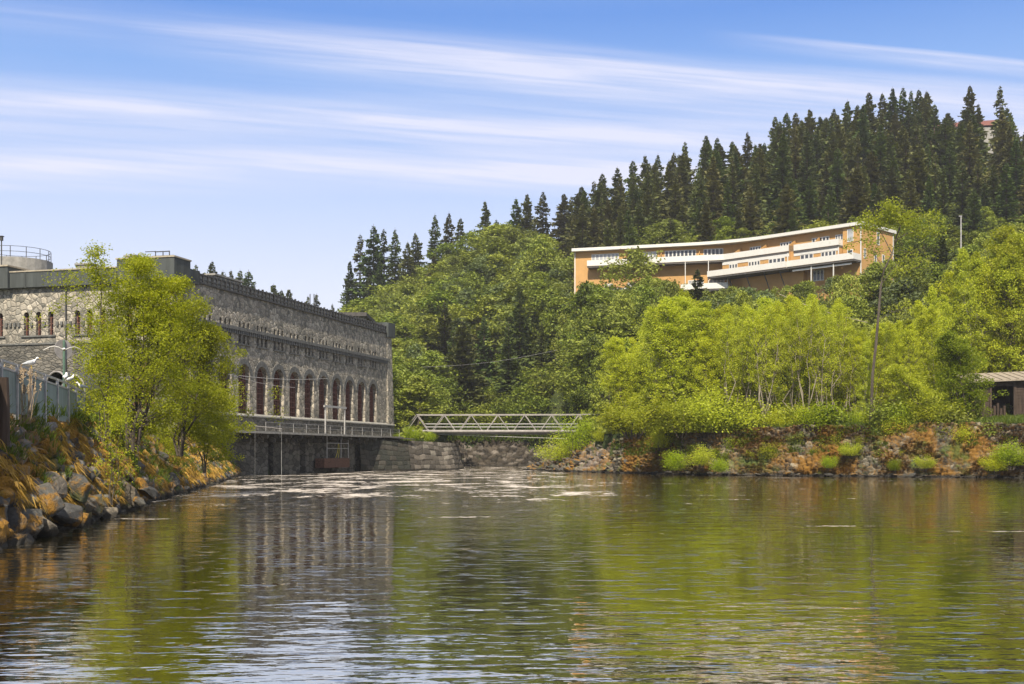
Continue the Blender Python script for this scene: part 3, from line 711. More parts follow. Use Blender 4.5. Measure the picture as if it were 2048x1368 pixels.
# ------------------------------------------------------------------ gulls
def loft(mb, rings, n=10):
    vs = []; fs = []
    for (c, ry, rz) in rings:
        c = Vector(c); vs += [c+Vector((0, ry*math.cos(k*math.tau/n), rz*math.sin(k*math.tau/n))) for k in range(n)]
    for i in range(len(rings)-1):
        for k in range(n): fs.append((i*n+k, i*n+(k+1)%n, (i+1)*n+(k+1)%n, (i+1)*n+k))
    fs += [tuple(range(n))[::-1], tuple((len(rings)-1)*n+k for k in range(n))]
    return mb.add(vs, fs)
def gull_standing():
    g = thing('gull', 'white and grey gull standing on the fence rail, facing right', 'gull')
    b = MB(); loft(b, [((-.20,0,.09), .012, .006), ((-.16,0,.10), .035, .014), ((-.10,0,.12), .052, .04), ((-.03,0,.135), .065, .062), ((.04,0,.15), .066, .068), ((.09,0,.175), .052, .055),
                       ((.115,0,.215), .036, .036), ((.125,0,.245), .034, .032), ((.15,0,.262), .034, .03), ((.175,0,.258), .022, .02), ((.188,0,.254), .008, .008)], 12)
    link('body', b.data('gull_body', smooth=True), g, M['gull_white'])
    for s in (-1, 1):
        b = MB(); loft(b, [((-.25,s*.012,.105), .006, .004), ((-.16,s*.035,.118), .016, .02), ((-.06,s*.056,.145), .018, .045), ((.03,s*.062,.16), .014, .045), ((.07,s*.055,.165), .006, .02)], 8)
        wg = link('wing', b.data('gull_wing', smooth=True), g, M['gull_grey'])
        b = MB(); loft(b, [((-.29,s*.006,.10), .003, .002), ((-.25,s*.014,.106), .010, .008), ((-.19,s*.024,.115), .014, .014)], 6); link('wing_tip', b.data('gull_wing_tip'), wg, M['gull_black'])
        b = MB(); b.tube([(.01,s*.025,.0), (.012,s*.025,.045), (.0,s*.025,.10)], .006, 5); b.box(-.01,.045,s*.025-.015,s*.025+.015,0,.006); link('leg', b.data('gull_leg'), g, M['beak'])
        b = MB(); b.add([(.158+.007*math.cos(a), s*.033, .268+.007*math.sin(a)) for a in np.linspace(0, 5.5, 7)], [tuple(range(7))]); link('eye', b.data('gull_eye'), g, M['gull_black'])
    b = MB(); loft(b, [((.185,0,.256), .008, .009), ((.205,0,.253), .006, .008), ((.228,0,.246), .002, .004)], 6); link('beak', b.data('gull_beak'), g, M['beak'])
    return g
g0 = gull_standing()
def rail_pt(px):
    for a, c in zip(fpts, fpts[1:]):
        pa, pc = CX+a.x/a.y*FP, CX+c.x/c.y*FP
        if pa <= px <= pc:
            t = (px-pa)/(pc-pa); Y = 1/((1-t)/a.y+t/c.y); return Vector(((px-CX)*Y/FP, Y, 4.36))
GU = [(62, 10, 1.12, 'gull standing alone high on the fence rail, facing right'),
      (131, 100, 1.1, 'gull on the fence rail below the sign pole, left of the huddled pair'),
      (140, 70, 1.1, 'gull on the fence rail below the sign pole, right of the huddled pair'),
      (164, 200, 1.1, 'gull perched low on the fence rail beside the birch leaves, head turned back')]
for i, (px, a, sc, lab) in enumerate(GU):
    q = rail_pt(px)
    o = g0 if i == 0 else clone(g0, q, 0)
    o.location = q; o.rotation_euler = (0, 0, R(a)); o.scale = (sc,)*3; o['label'] = lab; o['group'] = 'gulls at the fence'
A = W(128, 699, 40.5)
g = thing('gull', 'gull gliding with wings spread in front of the round sign', 'gull', A, R(-65), 'gulls at the fence')
b = MB(); loft(b, [((-.24,0,0), .05, .004), ((-.17,0,0), .03, .015), ((-.08,0,0), .05, .045), ((.03,0,0), .058, .055), ((.11,0,.005), .04, .042), ((.16,0,.01), .033, .033), ((.20,0,.008), .018, .018)], 12)
link('body', b.data('gull_body', smooth=True), g, M['gull_white'])
b = MB(); loft(b, [((.19,0,.006), .008, .009), ((.24,0,-.002), .002, .003)], 6); link('beak', b.data('gull_beak'), g, M['beak'])
for s in (-1, 1):
    prof = [(.05, .09, -.10, .0), (.18, .10, -.08, .07), (.32, .07, -.09, .10), (.46, -.01, -.13, .07), (.58, -.11, -.17, .01), (.64, -.19, -.20, -.03)]
    vs = [v for (y, x0, x1, z) in prof for v in ((x0, s*y, z+.008), (x1, s*y, z), (x0, s*y, z-.008), (x1, s*y, z-.003))]
    fs = [(4*i+a, 4*i+4+a, 4*i+4+c, 4*i+c) for i in range(5) for a, c in ((0,1),(1,3),(3,2),(2,0))]
    b = MB(); b.add(vs, fs); link('wing', b.data('gull_wing_spread'), g, M['gull_white'])

# ------------------------------------------------------------------ long ochre apartment building on the hillside
SA, SB_, SC_ = Vector((10.9, 215, 0)), Vector((38.0, 207, 0)), Vector((55.1, 190, 0))
yb = thing('apartment_building', 'long bent ochre apartment block with white balconies among the hillside trees', 'building', (0,0,0))
class Acc(dict):
    def __missing__(s, k): s[k] = MB(); return s[k]
def wing(a, c):
    d = (c-a).normalized(); n = Vector((d.y, -d.x, 0))
    L = (c-a).length
    return (lambda s, o, z: Vector((a.x+d.x*s+n.x*o, a.y+d.y*s+n.y*o, z))), L, math.atan2(d.y, d.x)
TA, LA, RA = wing(SA, SB_); TB, LB, RB = wing(SB_, SC_)
def wbox(mb, T, s0, s1, o0, o1, z0, z1):
    vs = [T(s, o, z) for z in (z0, z1) for o in (o0, o1) for s in (s0, s1)]
    mb.add(vs, [(0,2,3,1),(4,5,7,6),(0,1,5,4),(2,6,7,3),(0,4,6,2),(1,3,7,5)])
ZR, ZT, ZM, ZL = 38.3, 35.4, 32.65, 29.9      # soffit, top floor, middle floor, lower floor
w = MB()
wbox(w, TA, 0, LA+.3, -11, -1.0, 25.5, ZR); wbox(w, TB, -.6, LB, -11, -.9, 25.5, ZR)
wbox(w, TB, LB-3.2, LB, -.9, -.35, 25.5, ZR)
wbox(w, TB, -1.2, 12.0, -.9, 1.2, ZM, ZT-.02); wbox(w, TB, 12.0, 20.8, -.9, .7, ZM, ZT-.02)
wbox(w, TB, 2.0, 14.0, -.9, .1, 26.0, ZM-.5)
link('wall', w.data('ochre_wall'), yb, M['ochre'])
w = MB()
eoff = .1
P0, P1, P2 = TA(-.2, eoff, 0), (TA(LA, eoff, 0)+TB(0, eoff, 0))/2, TB(LB+.3, eoff, 0)
Q0, Q1, Q2 = TA(-.2, -11.5, 0), (TA(LA, -11.5, 0)+TB(0, -11.5, 0))/2, TB(LB+.3, -11.5, 0)
# smooth the bend of the roof edge
def bend(A, B, C, n=7):
    out = [A]
    for i in range(n+1):
        t_ = i/n; p = A.lerp(B, .72).lerp(B, t_).lerp(B.lerp(C, .30*t_), t_); out.append(p)
    return out+[C]
fr, bk = bend(P0, P1, P2), bend(Q0, Q1, Q2)
vs = []; 
for f_, b_ in zip(fr, bk):
    for q, z in ((f_, ZR), (f_, ZR+.52), (b_, ZR+.52), (b_, ZR)): vs.append(Vector((q.x, q.y, z)))
fs = []
for i in range(len(fr)-1):
    for k in range(4): fs.append((4*i+k, 4*i+(k+1)%4, 4*i+4+(k+1)%4, 4*i+4+k))
fs += [(0,1,2,3), tuple(4*(len(fr)-1)+k for k in (3,2,1,0))]
w.add(vs, fs)
rf = link('roof', w.data('ochre_roof'), yb, M['white'])
w = MB()
for s in (4, 11, 18.5): wbox(w, TA, s, s+.7, -3, -2.3, ZR+.5, ZR+.95)
wbox(w, TB, 2, 2.8, -3, -2.3, ZR+.5, ZR+.95); link('roof_vents', w.data('roof_vents'), rf, M['white'])
def balcony(T, s0, s1, of, zf, ends=(True, True), back=-.8, beam=.28, name='balcony'):
    """slab at floor height zf, white parapet 0.95 high"""
    w = MB(); wbox(w, T, s0, s1, of-.12, of, zf+.02, zf+1.0)
    if ends[0]: wbox(w, T, s0, s0+.1, back, of-.12, zf+.02, zf+1.0)
    if ends[1]: wbox(w, T, s1-.1, s1, back, of-.12, zf+.02, zf+1.0)
    o = link(name, w.data(name), yb, M['white'], 'white boarded balcony parapet')
    w = MB(); wbox(w, T, s0+.02, s1-.02, back, of-.10, zf-beam, zf); link('slab', w.data('slab'), o, M['slab_shadow'])
    return o
balcony(TA, 2.8, LA-.6, .9, ZT, back=-1.0)
balcony(TB, -1.4, 12.0, 1.45, ZT); balcony(TB, 12.7, 20.9, 1.0, ZT)
balcony(TB, -3.2, 12.3, 2.9, ZM-.1, back=-.8); balcony(TB, 12.3, LB+.1, 2.3, ZM, ends=(False, True), back=-.3)
balcony(TA, 19.5, LA-.6, 1.1, ZL+.6, back=-1.0); balcony(TA, 4, 15, 1.1, ZL+.4, back=-1.0)
w = MB(); wbox(w, TB, -1.2, 12.0, 1.2, 1.27, ZT-.85, ZT-.3); wbox(w, TB, 12.6, 20.8, .7, .77, ZT-.85, ZT-.3); link('white_band', w.data('white_band'), yb, M['white'])
w = MB()
for T, s, o in ((TB, 11.7, 1.3), (TB, 20.7, .8), (TB, LB-.08, -.27), (TA, .1, -.93)): wbox(w, T, s, s+.16, o-.05, o+.06, 26 if s > 22 or s < 1 else ZM, ZR if s > 22 or s < 1 else ZT-.3)
wbox(w, TB, LB-.02, LB+.06, -11, -10.8, 26, ZR)
link('corner_boards', w.data('corner_boards'), yb, M['white'])
w = MB()
for s in (20.2, 24.2, LA-.8): wbox(w, TA, s, s+.12, .7, .82, ZL+.4, ZT)
for s in (16.5, 20.5): wbox(w, TB, s, s+.14, 1.9, 2.04, ZL-1, ZM)
wbox(w, TB, 13, LB-.5, 1.7, 1.86, ZM-.75, ZM-.5)
link('balcony_posts', w.data('balcony_posts'), yb, M['white'])
w = MB()
for s in (1, 4.5, 8, 11): w.bar(TB(s, 2.6, ZM-.45), TB(s, .1, 28.5), .14)
link('braces', w.data('braces'), yb, M['iron'])
w = MB()
for T, s, zf, of in ((TA, 9.0, ZT, .75), (TA, 15.8, ZT, .75), (TA, 22.5, ZT, .75), (TB, 1.2, ZT, 1.3), (TB, 6.3, ZT, 1.3), (TB, 11.9, ZT, 1.3), (TB, 16.4, ZT, .8), (TB, 3.2, ZM, 2.7), (TB, 7.4, ZM, 2.7), (TB, 16.9, ZM, 2.1)):
    vs = [T(s, -.85, zf+2.1), T(s, of, zf+1.0), T(s, of, zf), T(s, -.85, zf)]; vs2 = [T(s+.1, -.85, zf+2.1), T(s+.1, of, zf+1.0), T(s+.1, of, zf), T(s+.1, -.85, zf)]
    w.add(vs+vs2, [(0,1,2,3),(7,6,5,4),(0,4,5,1),(1,5,6,2)])
link('balcony_dividers', w.data('balcony_dividers'), yb, M['ochre'])
def win(T, rz, s0, s1, o, z0, z1, n, glass='glass'):
    f = MB(); wd_ = s1-s0; h = z1-z0; fw = .11
    f.box(0, wd_, -.07, .0, 0, .12); f.box(0, wd_, -.07, .0, h-.12, h)
    for i in range(n+1): x = wd_*i/n; f.box(max(0, x-fw), min(wd_, x+fw), -.069, .0, .12, h-.12)
    org = T(s0, o, z0); fo = link('window', f.data('ochre_window'), yb, M['white'], loc=org); fo.rotation_euler = (0,0,rz)
    p_ = MB(); p_.box(.1, wd_-.1, -.02, -.004, .1, h-.1); link('pane', p_.data('pane'), fo, M[glass])
for i, (a, c, n) in enumerate(((3.2,8.2,7), (9.8,15.0,7), (16.4,21.9,8), (23.2,26.6,5))): win(TA, RA, a, c, -1.0, ZT+.75, ZT+2.35, n, 'curtain' if i < 2 else 'glass')
for a, c, n in ((5.5,7.2,2), (9.7,11.6,3), (20.5,23.2,4), (24.2,26.8,4)): win(TA, RA, a, c, -1.0, ZL+1.4, ZL+2.5, n, 'curtain')
for a, c, n in ((3.0,5.2,4), (9.0,11.2,4), (15.0,18.2,5), (19.3,20.6,3)): win(TB, RB, a, c, -.9, ZT+.75, ZT+2.0, n)
for a, c, n in ((.2,1.9,3), (4.1,6.4,4), (8.1,11.2,4)): win(TB, RB, a, c, 1.2, ZM+.6, ZM+1.9, n)
for a, c, n in ((13.8,16.2,3), (17.6,20.3,4)): win(TB, RB, a, c, .7, ZM+.6, ZM+2.0, n)
win(TB, RB, 21.7, 22.8, -.35, ZT+.5, ZT+2.5, 1, 'curtain'); win(TB, RB, 21.7, 22.7, -.35, ZM+.7, ZM+2.0, 1)
win(TB, RB, 15.2, 17.2, -.9, ZL+.4, ZL+2.2, 3)
TE = lambda s, o, z: TB(LB+o, -.35-s, z); RE = RB+math.pi/2
for a, c, z0, z1 in ((.8,1.5,ZM+.5,ZM+2.1), (5.0,5.9,ZT+.4,ZT+2.5), (4.2,5.0,ZM+.2,ZM+1.7), (6.8,7.6,ZM+.2,ZM+1.8)): win(TE, RE, a, c, .0, z0, z1, 1)

# ------------------------------------------------------------------ plant builders
def leaf_quads(C, size, rng, flat=.5, aspect=.55, jit=.35):
    n = len(C); nrm = rng.normal(size=(n, 3)); nrm[:, 2] += flat*np.sign(nrm[:, 2]+.3); nrm /= np.linalg.norm(nrm, axis=1, keepdims=True)
    r = rng.normal(size=(n, 3)); a = np.cross(nrm, r); a /= np.linalg.norm(a, axis=1, keepdims=True)+1e-9; b = np.cross(nrm, a)
    s = (size*(1-jit+2*jit*rng.random(n)))[:, None]
    V = np.stack([C-a*s*.5, C+b*s*aspect*.5, C+a*s*.5, C-b*s*aspect*.5], 1).reshape(-1, 3)
    return V, np.arange(4*n).reshape(n, 4)
def spline(p, q, bow, n, rng, wob=.06):
    p = np.array(p, float); q = np.array(q, float); L = np.linalg.norm(q-p)
    t = np.linspace(0, 1, n)[:, None]; pts = p*(1-t)+q*t
    pts[:, 2] += bow*L*np.sin(t[:, 0]*math.pi); pts[1:-1] += rng.normal(size=(n-2, 3))*wob*L*.5
    return pts
def tree_meshes(seed, H, spread, stems=1, limbs=14, twigs=3, lpt=60, leaf=.3, tr=.14, cb=.25, clump=.6, up=.5, lean=(0,0), prof=1.0, flatz=.7, mat='leaf_hill', bark='bark', spread_base=.12, sides=5, aspect=.55):
    rng = np.random.default_rng(seed); T = MB(); C = []; 
    for k in range(stems):
        az = rng.random()*math.tau if stems > 1 else 0; off = (spread_base*H if stems > 1 else 0)*(.4+.6*rng.random())
        h = H*(.80+.2*rng.random()) if k else H*.98
        base = np.array([math.cos(az)*off*.18, math.sin(az)*off*.18, -.5]); top = np.array([math.cos(az)*off*1.6+lean[0]*h, math.sin(az)*off*1.6+lean[1]*h, h])
        st = spline(base, top, 0, 8, rng, .05); r = tr*(1 if stems == 1 else .62)
        T.tube(st, [r*(1-.9*i/7) for i in range(8)], sides+1, False)
        for j in range(limbs if stems == 1 else max(4, int(limbs*1.5/stems))):
            t = cb+(1-cb)*((j+rng.random())/(limbs if stems == 1 else max(4, int(limbs*1.5/stems))))**.85; t = min(t, .985)
            tt = (t-cb)/(1-cb); fi = t*7; i0 = min(int(fi), 6); p = st[i0]*(1-(fi-i0))+st[i0+1]*(fi-i0)
            w = spread*(math.sin(math.pi*min(1, (tt*.86+.16))**prof)*.9+.12)*(.6+.55*rng.random())*(1 if stems == 1 else .7)
            a = j*2.4+rng.random()*1.5; q = p+np.array([math.cos(a)*w, math.sin(a)*w, w*(up*(.2+.8*tt)+rng.random()*.45)])
            q[2] = min(q[2], H*1.02)
            lb = spline(p, q, .06, 4, rng, .06); T.tube(lb, [r*.34*(1-t*.5), r*.25*(1-t*.5), r*.15*(1-t*.5), r*.05], sides-1, False)
            cs = [(q, 1)]
            for m_ in range(twigs):
                f = .3+.65*rng.random(); pp = lb[0]*(1-f)+lb[3]*f; dd = rng.normal(size=3)*w*.42; dd[2] = abs(dd[2])*.7; qq = pp+dd
                if leaf < .2: T.tube([pp, (pp+qq)/2+[0,0,.05*w], qq], [r*.10, r*.06, r*.02], 3, False)
                cs.append((qq, .9))
            for c_, m2 in cs:
                n = int(lpt*(.5+rng.random())*m2); cr = clump*(.6+.7*rng.random())
                d = rng.normal(size=(n, 3)); d /= np.linalg.norm(d, axis=1, keepdims=True); rr = cr*(.35+.75*rng.random(n)**.6)
                C.append(c_+d*rr[:, None]*[1, 1, flatz])
        # leader leaves
        n = int(lpt*1.2); C.append(top+rng.normal(size=(n, 3))*[clump*.4, clump*.4, clump*.45]-[0,0,clump*.6])
    C = np.concatenate(C); C = C[C[:, 2] > .15]
    V, F = leaf_quads(C, leaf, rng, aspect=aspect); me = mesh_quads('crown', V, F); me.materials.append(M[mat])
    return T.data('trunk', M[bark]), me
def spruce_meshes(seed, H, Rb, dens=1.0, gap=.1, droop=.35, bare=.06, sp=.46, ragged=.42):
    rng = np.random.default_rng(seed); T = MB(); T.tube([(0,0,-1), (0,0,H*.5), (0,0,H)], [.20, .13, .015], 6, False)
    V = []; z = H*bare
    while z < H*.985:
        t = (z-H*bare)/(H*(1-bare)); r = Rb*((1-t)**.72)*(.88+.16*math.sin(z*1.7+seed)+.1*rng.random()); 
        if t < .12: r *= .72+2.3*t
        nb = max(4, int((5+6*(1-t))*dens))
        for k in range(nb):
            if rng.random() < gap: continue
            a = rng.random()*math.tau; rl = r*(1-ragged+ragged*1.6*rng.random()); 
            dx = np.array([math.cos(a), math.sin(a), 0]); side = np.array([-dx[1], dx[0], 0])
            rise = .35*(t**1.5)-droop*(1-t)
            m_ = max(2, int(rl/.42))
            for q in range(m_):
                f0 = q/m_*.92; x0 = rl*f0; x1 = min(rl*1.05, x0+rl/m_*1.5+.15)
                z0 = z+rise*x0+.12*(f0**2)*rl*.6; z1 = z+rise*x1+.12*rl*.6*((x1/rl)**2)
                wd_ = (.26+.30*(1-f0)*min(1, rl*.6))*(.7+.6*rng.random())
                tw = rng.normal()*.5; s1 = side*math.cos(tw)+np.array([0,0,1])*math.sin(tw)
                p0 = dx*x0+[0,0,z0]; p1 = dx*x1+[0,0,z1-.05]; mid = (p0*.45+p1*.55)+[0,0,-.10-rng.random()*.12]
                V.append([p0, mid+s1*wd_, p1, mid-s1*wd_])
                if rng.random() < .55:   # hanging spray
                    h = .3+.45*rng.random()*min(1, rl*.5); e = side*(rng.random()-.5)*.5
                    V.append([mid+e, mid+e+dx*.12+[0,0,-h*.6], mid+e+[0,0,-h], mid+e-dx*.12+[0,0,-h*.6]])
        z += sp*(.75+.5*rng.random())*(1 if t < .7 else .75)
    V = np.array(V).reshape(-1, 3); me = mesh_quads('crown', V, np.arange(len(V)).reshape(-1, 4)); me.materials.append(M['spruce'])
    return T.data('trunk', M['spruce_bark']), me
def shrub_meshes(seed, H, Wd, n=2600, leaf=.14, mat='leaf_bank', stems=9, hole=.25, bark='bark', zmin=.03):
    rng = np.random.default_rng(seed); T = MB(); C = []
    for k in range(stems):
        a = rng.random()*math.tau; rr = Wd*.5*math.sqrt(rng.random()); top = (math.cos(a)*rr, math.sin(a)*rr, H*(.55+.45*rng.random())*(1-.35*(rr/(Wd*.5))**2))
        pts = spline((math.cos(a)*rr*.2, math.sin(a)*rr*.2, -.3), top, .05, 5, rng, .08); T.tube(pts, [.03, .025, .018, .012, .005], 4, False)
        m_ = n//stems; t = (.15+.85*rng.random(m_))**.8; i = np.minimum((t*4).astype(int), 3); f = (t*4-i)[:, None]
        C.append(pts[i]*(1-f)+pts[i+1]*f+rng.normal(size=(m_, 3))*[Wd*.13, Wd*.13, H*.10])
    C = np.concatenate(C); C = C[C[:, 2] > zmin]
    V, F = leaf_quads(C, leaf, rng); me = mesh_quads('foliage', V, F); me.materials.append(M[mat])
    return T.data('stems', M[bark]), me
def fern_meshes(seed, H, n=16, mat='leaf_lime'):
    rng = np.random.default_rng(seed); V = []
    for k in range(n):
        a = k*2.4+rng.random(); d = np.array([math.cos(a), math.sin(a), 0]); L = H*(.7+.5*rng.random()); s = np.array([-d[1], d[0], 0])
        for i in range(14):
            t = (i+.5)/14; p = d*L*.75*t**1.2+np.array([0,0,L*(1.15*t-.55*t*t)]); w = L*.22*(1-t)*(.3+2*min(t, .35))
            for sg in (-1, 1):
                q = p+s*sg*w+d*w*.4; V.append([p-d*.012*L, p*.5+q*.5+d*.03*L, q, p*.5+q*.5-d*.03*L])
    V = np.array(V).reshape(-1, 3); me = mesh_quads('fronds', V, np.arange(len(V)).reshape(-1, 4)); me.materials.append(M[mat]); return me
def blades(name, P, h, w, mat, seed, leanv=.35, dirv=None, kind='stuff', multi=1):
    rng = np.random.default_rng(seed); P = np.repeat(np.asarray(P, float), multi, 0); n = len(P); P = P+rng.normal(size=(n, 3))*[.05, .05, 0]
    a = rng.random(n)*math.tau; s = np.stack([np.cos(a), np.sin(a), 0*a], 1)*w*(.6+.8*rng.random(n))[:, None]
    ln = rng.normal(size=(n, 3))*leanv; ln[:, 2] = 1
    if dirv is not None: ln = ln+np.asarray(dirv)
    hh = (h*(.5+rng.random(n)))[:, None]; mid = P+ln*hh*.55; top = P+ln*hh; top[:, 2] -= hh[:, 0]*.12
    V = np.stack([P-s*.5, P+s*.5, mid+s*.35, top, mid-s*.35], 1).reshape(-1, 3)
    me = mesh_quads(name, V, np.arange(5*n).reshape(n, 5)); me.materials.append(M[mat])
    o = link(name, me); o['kind'] = kind; return o

ORD = 'first second third fourth fifth sixth seventh eighth ninth tenth eleventh twelfth thirteenth fourteenth fifteenth sixteenth seventeenth eighteenth nineteenth twentieth'.split()
def ordinal(i):
    if i < 20: return ORD[i]
    t_ = ('twenty', 'thirty', 'forty', 'fifty', 'sixty')[(i+1)//10-2]
    return t_+'-'+ORD[(i+1)%10-1] if (i+1) % 10 else {30:'thirtieth',40:'fortieth',50:'fiftieth'}[i+1]
class Kind:
    """a tree kind: variants built once, then copied"""
    def __init__(s, name, cat, parts):     # parts: list of (trunk_mesh, crown_mesh, H)
        s.name, s.cat, s.var, s.i = name, cat, parts, 0
    def put(s, x, y, H, rng, wide=1.0, var=None, z=None, rz=None, keep=False):
        tm, cm, h0 = s.var[int(rng.integers(len(s.var))) if var is None else var]
        o = link(s.name, None); o.empty_display_size = .3
        link('trunk' if tm.name.startswith('trunk') else 'stems', tm, o); link('crown' if tm.name.startswith('trunk') else 'foliage', cm, o)
        k = H/h0; o.location = (x, y, ground_z(x, y)-.15 if z is None else z); o.rotation_euler = (0, 0, rng.random()*math.tau if rz is None else rz)
        o.scale = (k*wide, k*wide, k); o['category'] = s.cat; return o
ZONES = {}; AV = [(50, 120, 5.5), (46, 119, 3), (32.7, 110, 2.3)]; CLEAR = []
def zone(o, key, px): ZONES.setdefault(key, []).append((px, o))
def label_zones():
    for (pre, post, grp), lst in ZONES.items():
        lst.sort(key=lambda q: q[0]); n = len(lst)
        for i, (_, o) in enumerate(lst):
            o['group'] = grp
            o['label'] = (f'{pre} {post}, {ordinal(i)} from left' if n > 1 else f'{pre} {post}')

rng = np.random.default_rng(11)
SPR = Kind('spruce_tree', 'spruce', [(*spruce_meshes(s, 18, rb, d, g, dr, ba), 18) for s, rb, d, g, dr, ba in
      ((1,3.3,1.35,.06,.35,.03), (2,2.8,1.25,.1,.45,.06), (3,3.7,1.4,.05,.3,.03), (4,2.5,1.1,.2,.4,.12), (5,3.1,1.3,.08,.5,.05), (6,2.4,1.1,.22,.3,.18), (7,3.5,1.3,.1,.4,.08), (8,4.2,1.4,.08,.3,.02), (9,2.0,1.1,.15,.35,.2), (10,3.0,1.2,.28,.45,.1))])
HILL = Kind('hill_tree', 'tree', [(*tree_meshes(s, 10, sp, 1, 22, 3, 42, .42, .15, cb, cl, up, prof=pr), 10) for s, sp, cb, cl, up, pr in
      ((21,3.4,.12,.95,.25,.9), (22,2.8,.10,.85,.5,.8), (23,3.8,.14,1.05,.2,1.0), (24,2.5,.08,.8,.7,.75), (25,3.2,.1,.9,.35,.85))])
PALE = Kind('yellow_green_tree', 'tree', [(*tree_meshes(s, 10, sp, 1, 22, 3, 34, .38, .15, .1, cl, .6, mat='leaf_pale', bark='pale_bark'), 10) for s, sp, cl in ((35,2.6,.85), (36,3.2,.95), (37,2.1,.75))])  # leafy hill trees in a yellow-green tone, species unknown
GREY = Kind('grey_green_tree', 'tree', [(*tree_meshes(s, 10, sp, 1, 20, 3, 40, .40, .15, .12, cl, .4, mat='leaf_grey', bark='pale_bark'), 10) for s, sp, cl in ((31,3.0,.9), (32,2.6,.85))])  # leafy hill trees with paler grey-green leaves, species unknown
BANK = Kind('bank_tree', 'tree', [(*tree_meshes(s, 11, sp, st, lm, 7, 40, .135, .10, cb, cl*.66, up, mat='leaf_bank', bark=bk, prof=.9), 11) for s, sp, st, lm, cb, cl, up, bk in
      ((41,1.9,1,40,.06,.62,1.1,'bark'), (42,2.0,3,54,.05,.58,1.2,'pale_bark'), (43,2.2,4,54,.22,.62,1.0,'bark'), (44,1.6,2,40,.08,.52,1.4,'pale_bark'), (45,2.3,5,60,.18,.60,1.1,'bark'), (46,1.8,1,40,.06,.55,1.2,'bark'))])
DKS = Kind('riverside_shrub', 'shrub', [(*shrub_meshes(s, 2.4, w_, 2200, .20, 'leaf_hill'), 2.4) for s, w_ in ((57,2.8), (58,2.3))])
STEM = Kind('slender_tree', 'tree', [(*tree_meshes(s, 12, sp, st, lm, 4, 26, .135, .12, cb, .42, 1.3, mat='leaf_bank', bark='grey_bark', prof=.8, spread_base=.11), 12) for s, sp, st, lm, cb in
      ((61,1.6,5,46,.34), (62,1.3,4,40,.42), (63,1.8,6,54,.30))])
SHR = Kind('riverside_shrub', 'shrub', [(*shrub_meshes(s, 2.4, w_, 4600, .115), 2.4) for s, w_ in ((51,2.6), (52,3.2), (53,2.2))])
LIME = Kind('riverside_shrub', 'shrub', [(*shrub_meshes(s, 2.4, w_, 4600, .11, 'leaf_lime'), 2.4) for s, w_ in ((54,2.4), (55,2.0))])

# skyline spruces along the ridge: bearing of each top and its height above the horizon, all standing some 300 m off
SKY = [(720,463),(747,447),(768,456),(790,452),(831,462),(870,420),(898,418),(921,430),(970,395),(993,430),(1032,393),(1054,385),(1086,373),(1128,385),(1163,365),(1188,352),
 (1205,345),(1235,330),(1266,318),(1290,308),(1316,307),(1348,295),(1370,283),(1412,263),(1435,272),(1465,278),(1495,262),(1520,278),(1550,225),(1573,222),(1592,220),(1620,217),(1640,222),
 (1668,215),(1695,198),(1715,207),(1738,180),(1765,182),(1785,170),(1806,168),(1822,172),(1838,176),(1853,173),(1896,222),(1940,168),(2000,165),(2052,282)]
for px, py in SKY:
    Y = 296+rng.random()*22; py += rng.random()*10; p = W(px, py, Y); gz = ground_z(p.x, p.y); H = p.z-gz+.3
    o = SPR.put(p.x, p.y, max(9, H), rng, wide=float(np.clip(26/max(H, 9), 1.25, 2.2)), var=(None if px > 1000 else (3, 5, 1, 6)[px % 4]))
    if px < 860: zone(o, ('dark spruce', 'on the skyline just right of the stone building', 'spruces on the skyline'), px)
    elif px < 1180: zone(o, ('slender spruce', 'on the skyline above the round leafy hill', 'spruces on the skyline'), px)
    elif px < 1480: zone(o, ('dark spruce', 'on the skyline above the ochre block\'s left half', 'spruces on the skyline'), px)
    elif px < 1720: zone(o, ('tall dark spruce', 'on the skyline above the ochre block\'s right half', 'spruces on the skyline'), px)
    else: zone(o, ('tallest spruce', 'on the hilltop skyline beyond the ochre block\'s right end', 'spruces on the skyline'), px)
# small spruces behind the stone building
for px, py, w_ in ((392,528,.9),(424,520,.8),(446,540,1.1),(462,538,.8),(480,537,.8),(497,539,1.3),(547,567,1.0),(563,578,.9),(578,578,.9),(616,590,.7),(633,586,.9),(665,606,.8)):
    Y = 290+rng.random()*8; p = W(px, py, Y); H = max(8, p.z-ground_z(p.x, p.y)+.2)
    zone(SPR.put(p.x, p.y, H, rng, wide=w_*1.5), ('small dark spruce', 'peeking over the stone building\'s roof edge', 'spruces behind the stone building'), px)
